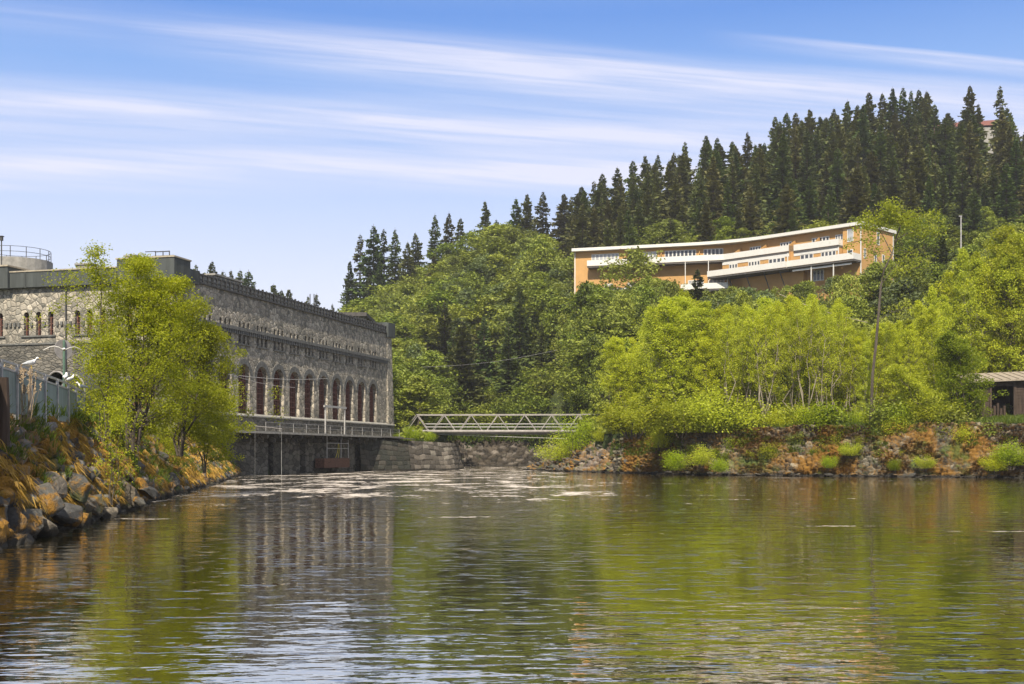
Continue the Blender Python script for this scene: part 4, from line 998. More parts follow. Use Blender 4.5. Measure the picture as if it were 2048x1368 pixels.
# rows of spruce filling the wood behind the ochre block
def fill(kind, x0, x1, Y0, Y1, n, Hs, key, mind, tops=None, wide=(1.05, 1.8), seed=0, avoid=()):
    r = np.random.default_rng(seed); pts = []; tries = 0
    while len(pts) < n and tries < n*60:
        tries += 1; px = r.uniform(x0, x1); Y = r.uniform(Y0, Y1); X = (px-CX)*Y/FP
        if any(a < px < b_ and Y < c_ for a, b_, c_ in CLEAR) and kind.name != 'riverside_shrub' and seed < 212: continue
        if any(math.hypot(X-a, Y-b_) < d for a, b_, d in AV): continue
        if any((X-a)**2+(Y-b_)**2 < mind**2 for a, b_ in pts) or any(math.hypot(X-a, Y-b_) < d for a, b_, d in avoid): continue
        # keep the apartment block's footprint free
        if any(-13.5 < -( (Vector((X,Y,0))-a_).dot(Vector((-(c_-a_).normalized().y, (c_-a_).normalized().x, 0))))*1 < 4.5 and -3 < (Vector((X,Y,0))-a_).dot((c_-a_).normalized()) < (c_-a_).length+3 for a_, c_ in ((SA, SB_), (SB_, SC_))): continue
        gz = ground_z(X, Y)
        if not bool(is_land(np.array([X]), np.array([Y-1.2]))[0]): continue
        H = r.uniform(*Hs)
        if tops:      # no higher than this outline lets it stand
            zl = W(0, float(np.interp(px, [q[0] for q in tops], [q[1] for q in tops])), Y).z; H = min(H, zl-gz)
            if H < Hs[0]*.55: continue
        pts.append((X, Y)); o = kind.put(X, Y, H, r, wide=r.uniform(*wide)*(1 if kind.name == 'spruce_tree' else .9)); zone(o, key(px, Y) if callable(key) else key, px)
    return pts
sky_x = [(q[0], q[1]+14) for q in SKY]
G2 = 'spruces in the wood behind the ochre block'
def key_wood(px, Y):
    row = 'high in the wood' if Y > 272 else ('mid wood' if Y > 248 else 'low in the wood')
    seg = 'behind the ochre block\'s left wing' if px < 1300 else ('behind the ochre block\'s middle' if px < 1500 else ('behind the ochre block\'s right wing' if px < 1720 else ('beyond the ochre block\'s right end' if px < 1880 else 'above the lime trees far right')))
    return ('dark spruce', f'{row} {seg}', G2)
fill(PALE, 1150, 1345, 222, 234, 8, (9, 12), lambda px, Y: ('light green tree', 'behind the ochre block\'s left wing, before the spruces', 'leafy trees behind the ochre block'), 4, seed=217)
fill(SPR, 1140, 2110, 272, 297, 70, (13, 20), key_wood, 4.0, sky_x, seed=101)
fill(SPR, 1140, 2110, 246, 272, 66, (12, 19), key_wood, 4.2, sky_x, seed=102)
fill(SPR, 1190, 2110, 222, 246, 52, (10, 17), key_wood, 4.4, sky_x, seed=103)
# spruces standing among the leafy trees of the left slope
for px, py, Y, H, lab in ((1040,585,214,24,'big dark spruce in the middle of the leafy slope above the bridge'), (1130,665,207,18,'narrow dark spruce low on the slope left of the bright bank trees'),
    (868,510,285,16,'dark spruce on the upper left slope between pale crowns'), (815,480,292,19,'dark spruce at the left shoulder of the hill'), (965,645,222,15,'dark spruce in shade left of the big central spruce'),
    (925,668,219,14,'shaded spruce lower left of the big central spruce'), (1885,490,170,9,'small dark spruce among lime trees right of the ochre block'), (1395,548,182,7,'young spruce under the ochre block\'s balcony'),
    (760,520,288,15,'spruce behind the stone building\'s far turret'), (738,548,280,14,'leftmost spruce on the slope near the far turret'), (790,640,262,15,'dark spruce close to the stone building\'s far corner'), (1075,700,215,15,'shaded spruce right below the big central spruce'),
    (700,520,296,14,'lone spruce at the left foot of the hill skyline'), (845,600,258,15,'dark spruce left of the slope\'s pale round crowns'), (1010,720,214,12,'dark spruce low behind the bridge')):
    p = W(px, py, Y); gz = ground_z(p.x, p.y); H = max(6, (p.z-gz)*(1.12 if Y < 250 else 1))
    if Y < 225: CLEAR.append((px-(58 if px == 1040 else 42), px+(58 if px == 1040 else 42), Y+1)) ; AV.append((p.x, p.y, 3.5))
    o = SPR.put(p.x, p.y, H, rng, wide=float(np.clip(21/H, .9, 1.7)), var=(0, 2, 6)[px % 3]); o['label'] = lab; o['group'] = 'spruces among the leafy trees'
# leafy slope on the left of the ochre block
low_line = [(1060,600),(1130,560),(1170,555),(1240,575),(1300,538),(1360,560),(1390,578),(1430,566),(1480,560),(1510,585),(1560,570),(1640,556),(1700,545),(1740,530),(1800,508),(1900,520),(1960,470),(2048,420)]
low_line = [(a, b_+(13 if 1150 < a < 1500 else 3)) for a, b_ in low_line]
hill_line = [(680,640),(700,618),(730,600),(770,575),(830,540),(870,500),(905,458),(960,445),(1040,452),(1090,475),(1120,520),(1150,568),(1200,566),(1300,560)]
def key_hill(px, Y):
    row = 'high on the slope' if Y > 272 else ('on the upper slope' if Y > 248 else ('on the lower slope' if Y > 225 else 'at the slope foot'))
    seg = 'near the stone building' if px < 880 else ('left of the ochre block' if px < 1080 else 'below the ochre block\'s left end')
    return ('round green tree', f'{row} {seg}', 'leafy trees on the slope')
fill(HILL, 690, 1290, 205, 225, 26, (7, 13), key_hill, 4.6, seed=201)
fill(HILL, 690, 1260, 225, 248, 30, (8, 14), key_hill, 5.2, hill_line, seed=202)
fill(HILL, 690, 1180, 248, 272, 26, (8, 14), key_hill, 5.4, hill_line, seed=203)
fill(HILL, 700, 1150, 272, 300, 24, (8, 14), key_hill, 5.4, hill_line, seed=204)
fill(GREY, 790, 1260, 210, 262, 16, (9, 12), lambda px, Y: ('pale grey-green tree', 'scattered on the leafy slope above the bridge', 'pale trees on the slope'), 7, hill_line, seed=205)
fill(SPR, 860, 1230, 206, 250, 18, (12, 17), lambda px, Y: ('shaded dark spruce', 'among leafy crowns on the slope above the bridge', 'spruces among the leafy trees'), 6, [(700,600),(900,600),(1000,640),(1230,640)], seed=213)
fill(PALE, 700, 1250, 205, 300, 26, (9, 13), lambda px, Y: ('yellow-green tree', ('high' if Y > 262 else 'halfway up' if Y > 230 else 'low')+' on the leafy slope above the bridge', 'yellow-green trees on the slope'), 6, hill_line, seed=208)
fill(HILL, 765, 925, 163, 200, 15, (7, 10), lambda px, Y: ('green tree', 'just beyond the stone building, behind the footbridge\'s left end', 'trees behind the footbridge'), 3.4, seed=209)
fill(DKS, 1040, 1200, 165, 200, 26, (2.5, 4.5), lambda px, Y: ('low shrub', 'on the slope behind the footbridge\'s right end', 'shrubs on the far bank'), 2.2, seed=214, wide=(1.2, 1.6))
fill(DKS, 1035, 1250, 201.5, 216, 34, (3, 5.5), lambda px, Y: ('green shrub', 'on the steep far bank right of the footbridge\'s middle', 'shrubs on the far bank'), 2.0, seed=215, wide=(1.2, 1.6))
fill(DKS, 880, 1120, 203.2, 206, 20, (1.5, 2.6), lambda px, Y: ('small shrub', 'along the top edge of the far bank under the footbridge', 'shrubs on the far bank'), 1.2, seed=216, wide=(1.3, 1.7))
fill(DKS, 900, 1130, 203, 209, 26, (2.5, 4.5), lambda px, Y: ('low shrub', 'on the far bank top seen through the footbridge', 'shrubs on the far bank'), 1.8, seed=210, wide=(1.2, 1.6))
fill(HILL, 1075, 1250, 167, 203, 22, (7, 11), lambda px, Y: ('green tree', 'behind the right end of the footbridge', 'trees behind the footbridge'), 3.2, low_line, seed=211)
fill(PALE, 1130, 2110, 150, 190, 16, (8, 11), lambda px, Y: ('yellow-green tree', 'among the bushy trees below the ochre block', 'leafy trees below the ochre block'), 6, low_line, seed=212, wide=(.8, 1.1))
fill(HILL, 1150, 1500, 222, 238, 12, (6, 8), lambda px, Y: ('light green tree', 'behind the ochre block\'s left wing at the wood\'s edge', 'leafy trees behind the ochre block'), 4, seed=206)
fill(HILL, 1560, 2100, 205, 226, 16, (6, 9), lambda px, Y: ('light green tree', 'beside the ochre block\'s right end', 'leafy trees behind the ochre block'), 4, seed=207)
# trees below and right of the ochre block
def key_low(px, Y):
    row = 'close under the ochre block' if Y > 172 else ('on the middle slope below the ochre block' if Y > 152 else 'behind the bright bank trees')
    seg = 'left part' if px < 1400 else ('centre' if px < 1700 else 'right part')
    return ('bushy green tree', f'{row}, {seg}', 'leafy trees below the ochre block')
fill(HILL, 1130, 2110, 172, 190, 38, (8, 12), key_low, 3.4, low_line, seed=301, wide=(.75, 1.05))
fill(HILL, 1130, 2110, 150, 172, 34, (8, 11), key_low, 3.5, low_line, seed=302, wide=(.75, 1.05))
fill(GREY, 1400, 2000, 150, 188, 10, (8, 11), lambda px, Y: ('pale grey-green tree', 'on the slope below the ochre block', 'pale trees on the slope'), 8, low_line, seed=303)
fill(HILL, 1215, 2110, 132, 150, 16, (8, 11), key_low, 3.3, low_line, seed=304, wide=(.8, 1.1))
fill(HILL, 1120, 1470, 190, 206, 20, (9, 14), lambda px, Y: ('bushy green tree', 'against the foot of the ochre block\'s left wing', 'leafy trees below the ochre block'), 3.0, low_line, seed=305, wide=(.75, 1.0))
# bright trees on the right bank
bank_line = [(1205,800),(1225,730),(1262,665),(1330,600),(1375,575),(1420,592),(1450,612),(1500,600),(1560,590),(1600,585),(1650,592),(1690,625),(1720,680),(1745,650),(1800,640),(1850,610),(1890,560),(1940,500),(1990,450),(2048,405),(2120,380)]
def key_bank(px, Y):
    seg = 'left end of the right bank' if px < 1380 else ('middle of the right bank' if px < 1640 else ('right bank around the leaning birch' if px < 1860 else 'right bank near the shed'))
    return ('bright yellow-green tree', ('front row, ' if Y < 119 else 'back row, ')+seg, 'bright trees on the right bank')
def fill_bank(Y0, Y1, n, Hs, mind, seed, x0=1235, x1=2110, wide=(.8, 1.15)):
    return fill(BANK, x0, x1, Y0, Y1, n, Hs, key_bank, mind, bank_line, seed=seed, wide=wide)
fill_bank(121, 133, 34, (11, 17), 2.1, 401)
fill_bank(110, 118, 9, (8, 12), 2.2, 402, 1260, 1430); fill_bank(110, 120, 12, (8, 12), 2.2, 405, 1700, 1900)
fill(STEM, 1425, 1760, 113, 120, 22, (12, 14.5), lambda px, Y: ('slender many-stemmed tree', 'with bare grey stems behind the rubble wall, '+('left half' if px < 1580 else 'right half'), 'slender trees on the right bank'), 1.9, [(a, b_+12) for a, b_ in bank_line], seed=406, wide=(.9, 1.1))
fill_bank(119, 134, 10, (17, 22), 2.6, 403, 1860, 2110)
for px, py, Y in ((1262,668,128),(1300,640,126),(1340,600,123),(1375,582,121),(1240,720,131),(1410,600,119)):
    p = W(px, py, Y); o = BANK.put(p.x, p.y, p.z-4.2, rng, wide=1.25, z=4.0); zone(o, key_bank(px, Y), px)

# ------------------------------------------------------------------ rocks
def rock_mesh(seed, sx, sy, sz, n=16, bev=.06):
    r = random.Random(seed); bm = bmesh.new()
    for _ in range(n):
        v = Vector((r.gauss(0,1), r.gauss(0,1), r.gauss(0,1))).normalized(); k = r.uniform(.8, 1)
        bm.verts.new((max(-.75, min(.75, v.x))*k*sx, max(-.75, min(.75, v.y))*k*sy, max(-.7, min(.7, v.z))*k*sz))
    g = bmesh.ops.convex_hull(bm, input=bm.verts)
    bmesh.ops.delete(bm, geom=[e for e in g['geom_interior'] if isinstance(e, bmesh.types.BMVert)], context='VERTS')
    bmesh.ops.bevel(bm, geom=list(bm.edges), offset=bev*min(sx, sy, sz), segments=1, affect='EDGES', clamp_overlap=True)
    bmesh.ops.triangulate(bm, faces=bm.faces)
    bmesh.ops.subdivide_edges(bm, edges=list(bm.edges), cuts=2, fractal=.10*min(sx, sy, sz), along_normal=.4, use_grid_fill=True, seed=seed)
    me = bpy.data.meshes.new('rock'); bm.to_mesh(me); bm.free()
    rr = random.Random(seed*7); b_ = rr.choice([(.10,.095,.082), (.075,.073,.068), (.14,.125,.10), (.17,.145,.11)])
    at = me.color_attributes.new('Col', 'FLOAT_COLOR', 'POINT'); at.data.foreach_set('color', [x for _ in me.vertices for x in (*b_, 1)])
    me.materials.append(M['boulder']); return me
def rock(me, loc, rot, sc, lab, grp):
    o = link('boulder', me); o.location = loc; o.rotation_euler = rot; o.scale = sc if hasattr(sc, '__len__') else (sc,)*3
    return tag(o, lab, 'rock', grp)
G3 = 'boulders at the left waterline'
big = [(72,975,31.3,.74,.62,.50,(.15,.1,.2),'large grey slab-sided boulder lying highest above the left waterline'),
       (110,1030,30.6,.55,.5,.42,(.1,.05,.9),'dark block-shaped boulder with its foot in the water'),
       (30,1048,28.4,.52,.45,.50,(.1,.2,.4),'pointed grey boulder at the bottom left corner of the bank'),
       (75,1055,29.2,.35,.35,.35,(.5,.2,1.4),'small wedge-shaped boulder between the pointed one and the dark block'),
       (5,1020,28.0,.38,.4,.40,(.3,.1,.1),'boulder cut by the left picture edge above the pointed rock'),
       (140,975,33.4,.52,.45,.42,(.2,.5,.2),'flat-topped boulder right of the large grey slab'),
       (150,1040,32.6,.30,.3,.25,(.1,.1,.5),'small boulder in the water right of the dark block'),
       (172,1010,35.5,.45,.4,.36,(.4,.2,.6),'rounded dark boulder overhung by dry grass'),
       (200,1028,37.5,.42,.35,.26,(.2,.1,.1),'low dark boulder in the water below the dry grass'),
       (250,990,43.2,.75,.35,.42,(.1,.7,.3),'pale tilted slab leaning into the water'),
       (268,1003,42.6,.28,.25,.18,(.2,.3,.3),'small sunlit whitish stone at the foot of the tilted slab'),
       (285,985,46,.5,.4,.32,(.1,.5,.2),'grey boulder just right of the pale tilted slab')]
for i, (px, py, Y, sx, sy, sz, rt, lab) in enumerate(big):
    rock(rock_mesh(500+i, sx*1.2, sy*1.2, sz*1.2, 17, .07), W(px, py, Y)+Vector((.22,-.1,0)), rt, 1, lab, G3)
rk = [rock_mesh(600+i, 1, .75+.2*(i%3), .42+.1*(i%4), 14+i, .05) for i in range(7)]
R5 = np.random.default_rng(77)
n2_, n1_ = LBP.shape[:2]; labs_ = []
for i in range(34):
    b_ = int(n1_*R5.uniform(.20, .60)); a_ = int(n2_*(R5.uniform(.15, .9)**1.3)); q = LBP[a_, b_]; s = R5.uniform(.22, .55)
    rock(rk[i % 7], (q[0]+.03, q[1], q[2]), (R5.uniform(-.4,.4), R5.uniform(.3,1.0), R5.uniform(-.5,.5)), (s*1.3, s, s*1.1),
         'grey angular slab showing between moss and dry grass on the left bank slope', 'slabs in the left bank slope')
for i in range(46):
    Y = 28+ (i/46)**1.25*76; X = float(np.interp(Y, LBY, LBX)); s = R5.uniform(.18, .42)*(1 if Y < 70 else 1.3)
    rock(rk[i % 7], (X+R5.uniform(-.05, .25), Y+R5.uniform(-.5, .5), R5.uniform(-.05, .2)), tuple(R5.uniform(-.5, .5, 3)+[0,0,R5.uniform(0, 6)]), s,
         'small wet rock in the line of stones at the foot of the left bank', 'small rocks along the left waterline')
# spit of tipped rubble at the near end of the right bank
SB = [(1.6,147.5,-.4), (3.9,141,-.4), (7.6,132.5,-.4), (10.8,126,-.4), (13.5,121.6,-.4)]
ST = [(2.6,149.5,.25), (6.4,146,2.1), (10.2,140,3.7), (12.6,131.5,4.1), (14.6,124,3.9)]
fb, ft, L = pair_fn(SB, ST)
me, SPT = stone_skin('rubble_spit', fb, ft, L, .14, (1.1,.6), .35, 55, mat=M['wallstone'], cols=((.10,.08,.065),(.17,.14,.12),(.24,.20,.165),(.30,.26,.21)))
struct('rubble_slope', me)
n2, n1 = SPT.shape[:2]
for i in range(120):
    a, b_ = R5.integers(0, n2), R5.integers(0, n1); q = SPT[a, b_]; s = R5.uniform(.3, .85)
    rock(rk[i % 7], (q[0], q[1]-.15, max(q[2], .05)+.1), (R5.uniform(-.5,.5), R5.uniform(-.2,.75), R5.uniform(-.6,.6)), (s*1.2, s*.8, s*.8),
         'angular grey-brown rock in the rubble heap at the tip of the right bank', 'rocks of the rubble heap')
for i in range(90):
    t_ = (i+R5.random())/90; X = 13.5+t_*40; Y = float(np.interp(X, RWX, RWY)); s = R5.uniform(.25, .6)
    rock(rk[(i*3) % 7], (X, Y-.25-R5.random()*.5, R5.uniform(-.05, .2)), (R5.uniform(-.3,.3), R5.uniform(-.3,.3), R5.random()*6), (s*1.3, s, s*.7),
         'pale brown rock lying in the water line below the mossy rubble wall', 'rocks at the foot of the rubble wall')

# ------------------------------------------------------------------ left bank plants
def on_skin(P, n, r, s0=0, s1=1, t0=0, t1=1, mask=None):
    n2, n1 = P.shape[:2]; out = []
    a = (r.uniform(t0, t1, n*3)*(n2-1)).astype(int); b_ = (r.uniform(s0, s1, n*3)*(n1-1)).astype(int); Q = P[a, b_]
    if mask: Q = Q[mask(Q)]
    return Q[:n]
r9 = np.random.default_rng(9)
tuft = lambda k, lo: (lambda Q: (fbm(Q[:,1]*.9, Q[:,2]*1.4+Q[:,0], 3, k) > lo) & (Q[:,2] > .55))
blades('dry_grass', on_skin(LBP, 10000, r9, .15, .62, .12, 1, tuft(4, .50)), .26, .028, 'dead', 1, .3, (.50,-.1,-1.75), multi=3)
blades('dry_grass', on_skin(LBP, 5500, r9, .55, 1, .15, 1, tuft(5, .50)), .38, .06, 'dead', 2, .3, (.45,-.1,-1.7), multi=2)
blades('grass', on_skin(LBP, 7000, r9, .15, 1, .12, 1, tuft(9, .50)), .24, .026, 'grass', 3, .35, (.3,0,.0), multi=4)
TOPL = np.stack([np.interp(r9.uniform(24, 100, 4000), LBY, LTX), np.zeros(4000), np.zeros(4000)], 1); yy_ = r9.uniform(24, 100, 4000)
TOPL[:, 0] = np.interp(yy_, LBY, LTX)+r9.normal(size=4000)*.35; TOPL[:, 1] = yy_; TOPL[:, 2] = 3.15+r9.random(4000)*.1
blades('grass', TOPL, .30, .03, 'grass', 6, .3, multi=3)
def plantmesh(name, cat, tm, cm, loc, lab, grp=None, crown='crown', stem='trunk', rz=0):
    o = link(name, None); o.empty_display_size = .3; o.location = loc; o.rotation_euler = (0,0,rz)
    if tm: link(stem, tm, o)
    link(crown, cm, o); return tag(o, lab, cat, grp)
NT_ = dict(mat='leaf_near', bark='bark')
A = W(262, 868, 47); tm, cm = tree_meshes(71, 7.2, 2.8, 7, 66, 4, 125, .085, .11, .06, .42, .9, lean=(-.02,0), flatz=.8, spread_base=.18, prof=.7, **NT_)
plantmesh('yellow_green_tree', 'tree', tm, cm, (A.x, A.y, 2.6), 'tall airy yellow-green tree on the left bank in front of the stone building')
A = W(372, 880, 56); tm, cm = tree_meshes(72, 6.6, 2.9, 6, 60, 4, 120, .095, .10, .03, .45, .8, lean=(.06,0), flatz=.8, spread_base=.2, prof=.75, **NT_)
plantmesh('yellow_green_tree', 'tree', tm, cm, (A.x-.3, A.y, 2.4), 'lower spreading yellow-green tree leaning over the water beside the stone quay')
A = W(418, 905, 63); tm, cm = tree_meshes(73, 4.2, 2.5, 4, 40, 4, 100, .10, .06, .02, .42, .6, lean=(.14,-.05), flatz=.7, spread_base=.2, prof=.75, **NT_)
plantmesh('yellow_green_tree', 'tree', tm, cm, (A.x-.2, A.y, 1.5), 'small bright tree hanging low over the water, nearest the quay poles')
A = W(205, 860, 40.5); tm, cm = tree_meshes(74, 3.0, 1.1, 4, 26, 3, 60, .075, .04, .05, .35, .9, **NT_)
plantmesh('yellow_green_tree', 'tree', tm, cm, (A.x, A.y, 2.9), 'bushy young tree at the end of the sheet fence, under the tall airy tree')
A = W(222, 958, 37.5); tm, cm = tree_meshes(75, 2.9, .75, 3, 18, 3, 22, .06, .03, .15, .35, 1.0, **NT_)
plantmesh('sapling', 'tree', tm, cm, (A.x, A.y, .9), 'thin sparse sapling growing from the rocks of the left bank')
G4 = 'shrubs on the left bank'
for i, (px, py, Y, h, w_, n, lf, mt, lab) in enumerate((
    (100,855,35.5,1.25,.75,1500,.075,'leaf_lime','bright yellow-green bush in front of the sheet fence'),
    (62,868,33.2,.65,.7,900,.06,'leaf_hill','dark green low bush beside the timber post'),
    (26,850,32.0,.7,.6,800,.055,'leaf_near','small yellowish bush at the timber post'),
    (70,925,31.8,.45,.6,700,.05,'leaf_lime','small green herb clump halfway down the near bank'),
    (180,968,38.2,.55,.9,1100,.05,'leaf_near','yellow-green clump right above the waterline boulders'),
    (278,962,46.5,.75,1.1,1500,.06,'leaf_lime','bright green bush overhanging the pale tilted slab'),
    (318,978,52.5,.75,1.0,1300,.07,'leaf_near','light green shrub touching the water right of the tilted slab'),
    (352,965,56.5,1.1,1.6,1700,.075,'leaf_hill','mid green grassy bush on the bank near the water'),
    (400,945,62.5,1.5,1.9,1900,.09,'leaf_hill','dark green bush under the overhanging tree'),
    (440,945,74,1.2,1.8,1300,.10,'leaf_grey','olive bush at the far end of the left bank'),
    (135,850,39.5,.6,.8,800,.06,'leaf_near','low bush at the foot of the sheet fence'),
    (300,893,50,2.3,2.6,4200,.08,'leaf_near','yellow-green bush filling the gap under the two leaning bank trees'),
    (345,900,57,2.6,2.9,4200,.085,'leaf_lime','dense bush at the foot of the spreading tree over the water'),
    (395,905,66,2.6,3.0,3600,.09,'leaf_near','dense bush below the small bright overhanging tree'),
    (240,872,46,1.7,1.9,2400,.08,'leaf_lime','green bush at the foot of the tall airy tree'))):
    tm, cm = shrub_meshes(800+i, h, w_, n, lf, mt, 7); p = W(px, py, Y)
    X = float(np.interp(Y, LBY, LBX)); X2 = float(np.interp(Y, LBY, LTX)); z_ = max(.15, min(3.2, p.z)); xs = X2+(X-X2)*(1-z_/3.25)+.15
    plantmesh('shrub', 'shrub', tm, cm, (xs, Y, z_-.05), lab, G4, 'foliage', 'stems')
fm = [fern_meshes(900+i, .42) for i in range(3)]
for i, (px, py, Y, lab) in enumerate(((118,866,35.6,'bright fern below the sheet fence, left of two'), (152,868,37.4,'bright fern below the sheet fence, right of two'), (245,866,44,'fern beside the green bush under the tall tree'), (112,905,35,'fern low among the ochre moss'))):
    z_ = min(3.1, W(px, py, Y).z); X = float(np.interp(Y, LBY, LBX)); X2 = float(np.interp(Y, LBY, LTX)); xs = X2+(X-X2)*(1-z_/3.25)+.2
    o = link('fern', fm[i % 3]); o.location = (xs, Y, z_-.05); tag(o, lab, 'fern', 'ferns on the left bank')
# dry stalks by the post
V = MB(); rs = random.Random(3)
for i in range(90):
    a = W(rs.uniform(12, 62), 850, rs.uniform(31, 34)); h = rs.uniform(.7, 1.35); e = Vector((a.x+rs.gauss(0,.12), a.y+rs.gauss(0,.12), 3.0+h))
    V.tube([(a.x, a.y, 2.8), ((a.x+e.x)/2, (a.y+e.y)/2, 2.8+h*.6), e], [.007,.006,.004], 3, False)
    for k in range(7): q = e-Vector((0,0,k*.03)); V.bar(q, q+Vector((rs.gauss(0,.03), rs.gauss(0,.03), .035)), .018)
o = link('dry_weeds', V.data('dry_weeds'), mat=M['reed']); o['kind'] = 'stuff'

# ------------------------------------------------------------------ right bank undergrowth and special trees
def rshrub(kind, px, Y, H, key, z=None, wide=1.3, lab=None):
    p = W(px, 900, Y); o = kind.put(p.x, p.y, H, r9, wide=wide, z=z)
    if lab: o['label'] = lab; o['group'] = 'shrubs of the right bank'
    else: zone(o, key, px)
kf = lambda px: ('leafy shrub', 'on top of the rubble wall, '+('left end' if px < 1500 else ('middle' if px < 1720 else 'right end')), 'shrubs of the right bank')
for i in range(58):
    px = 1262+i*(1900-1262)/57+r9.uniform(-8, 8); Yw = float(np.interp((px-CX)/FP, [RWX[k]/RWY[k] for k in range(1, 9)], RWY[1:])) 
    k9 = r9.random(); rshrub(SHR if k9 < .45 else DKS if k9 < .8 else LIME, px, Yw+2.3+r9.random()*2.2, 1.0+3.0*r9.random()**1.6, kf(px), 3.9, r9.uniform(.9, 1.5))
kb = lambda px: ('tall undergrowth shrub', 'among the trunks behind the rubble wall, '+('left part' if px < 1500 else ('middle' if px < 1720 else 'right part')), 'undergrowth shrubs')
for i in range(50):
    px = 1250+r9.random()*660; rshrub(SHR, px, 114+r9.random()*12, r9.uniform(2.5, 4.6), kb(px), 4.0, r9.uniform(1.0, 1.4))
for i, (px, py, Y, H, lab) in enumerate(((1350,935,113.5,2.2,'green shrub hanging over the rubble wall, leftmost'), (1400,925,112,2.0,'shrub with grey twigs on the wall face'), (1440,945,110.5,1.5,'small shrub low on the wall below the tall trees'),
    (1700,905,106.5,1.6,'shrub growing out of the wall under the leaning birch'), (1660,930,106.8,1.3,'yellowish shrub on the wall face left of the leaning birch'), (1850,930,103,1.4,'low shrub at the wall foot below the shed'),
    (2020,925,99.5,2.6,'bright shrub in front of the wall at the right picture edge'), (1990,935,100,1.6,'small shrub beside the bright one at the right edge'), (1790,935,104,1.2,'tuft-like shrub near the waterline, middle of the wall'), (1320,890,118.5,2.4,'rounded shrub at the left corner of the wall'))):
    p = W(px, py, Y); rshrub(SHR if i % 2 else LIME, px, Y, H, None, max(.3, p.z-.3), 1.15, lab)
r12 = np.random.default_rng(12)
for i in range(24):
    px = 1270+i*32+r12.uniform(-12, 12); Yw = float(np.interp((px-CX)/FP, [RWX[k]/RWY[k] for k in range(1, 9)], RWY[1:])); f_ = r12.uniform(.35, 1)
    rshrub((SHR, DKS, LIME)[int(r12.integers(3))], px, Yw+.2+1.7*f_, r12.uniform(.9, 1.9), ('small shrub', 'rooted in the face of the mossy rubble wall, '+('left half' if px < 1640 else 'right half'), 'shrubs on the wall face'), 4.1*f_-.4, r12.uniform(1.0, 1.5))
Qw = on_skin(RWP, 26000, r12, 0, 1, .15, 1, lambda Q: fbm(Q[:,0]*.45, Q[:,2]*.8, 4, 77) > .47)
blades('moss', Qw+np.array([0,-.06,0]), .20, .13, 'mosstuft', 31, .6, (0,-.7,-.9))
gx = r12.uniform(-15, 16, 5000); blades('grass', np.stack([gx, r12.uniform(199.8, 203.5, 5000), r12.uniform(4.0, 6.6, 5000)], 1), .7, .22, 'grass', 41, .5, (0,-.5,0))
blades('grass', on_skin(RWP, 7000, r12, 0, .72, .5, 1, lambda Q: fbm(Q[:,0]*.5, Q[:,2]*.9, 3, 99) > .52), .28, .08, 'grass', 32, .4, (0,-.5,-.2))
A = W(1150, 890, 140); tm, cm = shrub_meshes(960, 6.2, 4.6, 4200, .17, 'leaf_lime', 12)
plantmesh('riverside_shrub', 'shrub', tm, cm, (A.x, A.y, 1.9), 'bright yellow-green bush in front of the footbridge on the rubble heap', 'shrubs of the right bank', 'foliage', 'stems')
A = W(1115, 900, 141.5); o = SHR.put(A.x, A.y, 3.2, r9, wide=1.1, z=1.2); o['label'] = 'smaller bush left of the bright one below the footbridge'
A = W(1205, 880, 136); o = SHR.put(A.x, A.y, 1.6, r9, wide=1.2, z=3.4); o['label'] = 'shrub where the footbridge meets the right bank trees'
for px, py, Y, H, lab in ((822,872,147,2.6,'small yellow-green bush on the stone pier at the bridge end'), (858,880,148.5,1.5,'low wide bush on the stone pier, right of the taller one'), (795,868,147,1.2,'tiny bush at the foot of the stone building\'s corner')):
    A = W(px, py, Y); o = LIME.put(A.x, A.y, H, r9, wide=1.2 if H < 2 else .9, z=3.45); o['label'] = lab
xs = r9.uniform(12, 54, 9000); ysr = np.interp(xs, RWX, RWY)+1.9+r9.random(9000)**1.5*6
blades('grass', np.stack([xs, ysr, landz(xs, ysr)+.02], 1)[:, :], .32, .07, 'grass', 8, .35)
hx = r9.uniform(38, 60, 7000); hy = r9.uniform(103, 122, 7000); blades('grass', np.stack([hx, hy, landz(hx, hy)], 1), .30, .08, 'grass', 9, .35, multi=2)
# the tall leaning birch with a bare stem
Yb = 108.0; pth = [W(x, y, Yb) for x, y in ((1742,842),(1745,750),(1752,690),(1756,640),(1762,570),(1768,540),(1784,508),(1790,482))]
T = MB(); T.tube(pth, [.15,.135,.125,.115,.10,.085,.07,.05], 8, False); C = []
rb = np.random.default_rng(123)
def limb(a, path, r0, n, sp=.5):
    pts = [W(x, y, Yb+dy) for x, y, dy in path]; T.tube([a]+pts, [r0*(1-.8*i/len(pts)) for i in range(len(pts)+1)], 5, False)
    for i, q in enumerate(pts[(0 if len(pts) < 3 else 1):]):
        C.append(np.array(q)+rb.normal(size=(n, 3))*[sp, sp, sp*.6])
        for _ in range(3):
            e = q+Vector(tuple(rb.normal(size=3)*[.9,.7,.5])); T.tube([q, (q+e)/2+Vector((0,0,.12)), e], [.03,.02,.008], 4, False); C.append(np.array(e)+rb.normal(size=(n//3, 3))*.28)
limb(pth[-1], [(1812,468,.3),(1835,462,.4),(1862,458,.5)], .06, 60); limb(pth[-1], [(1800,450,-.3),(1788,432,-.4),(1782,415,-.5)], .06, 110, .6)
limb(pth[-2], [(1765,470,.6),(1752,452,.9),(1738,444,1.1)], .05, 90, .55); limb(pth[-2], [(1800,500,0),(1822,506,0),(1840,525,0)], .035, 25)
limb(pth[4], [(1790,530,-.6),(1815,536,-.9)], .04, 26); limb(pth[3], [(1785,625,-.5),(1812,618,-.9)], .04, 16); limb(pth[5], [(1748,505,.4),(1738,480,.5)], .035, 50)
limb(pth[-1], [(1806,440,.2),(1815,440,.4)], .05, 90)
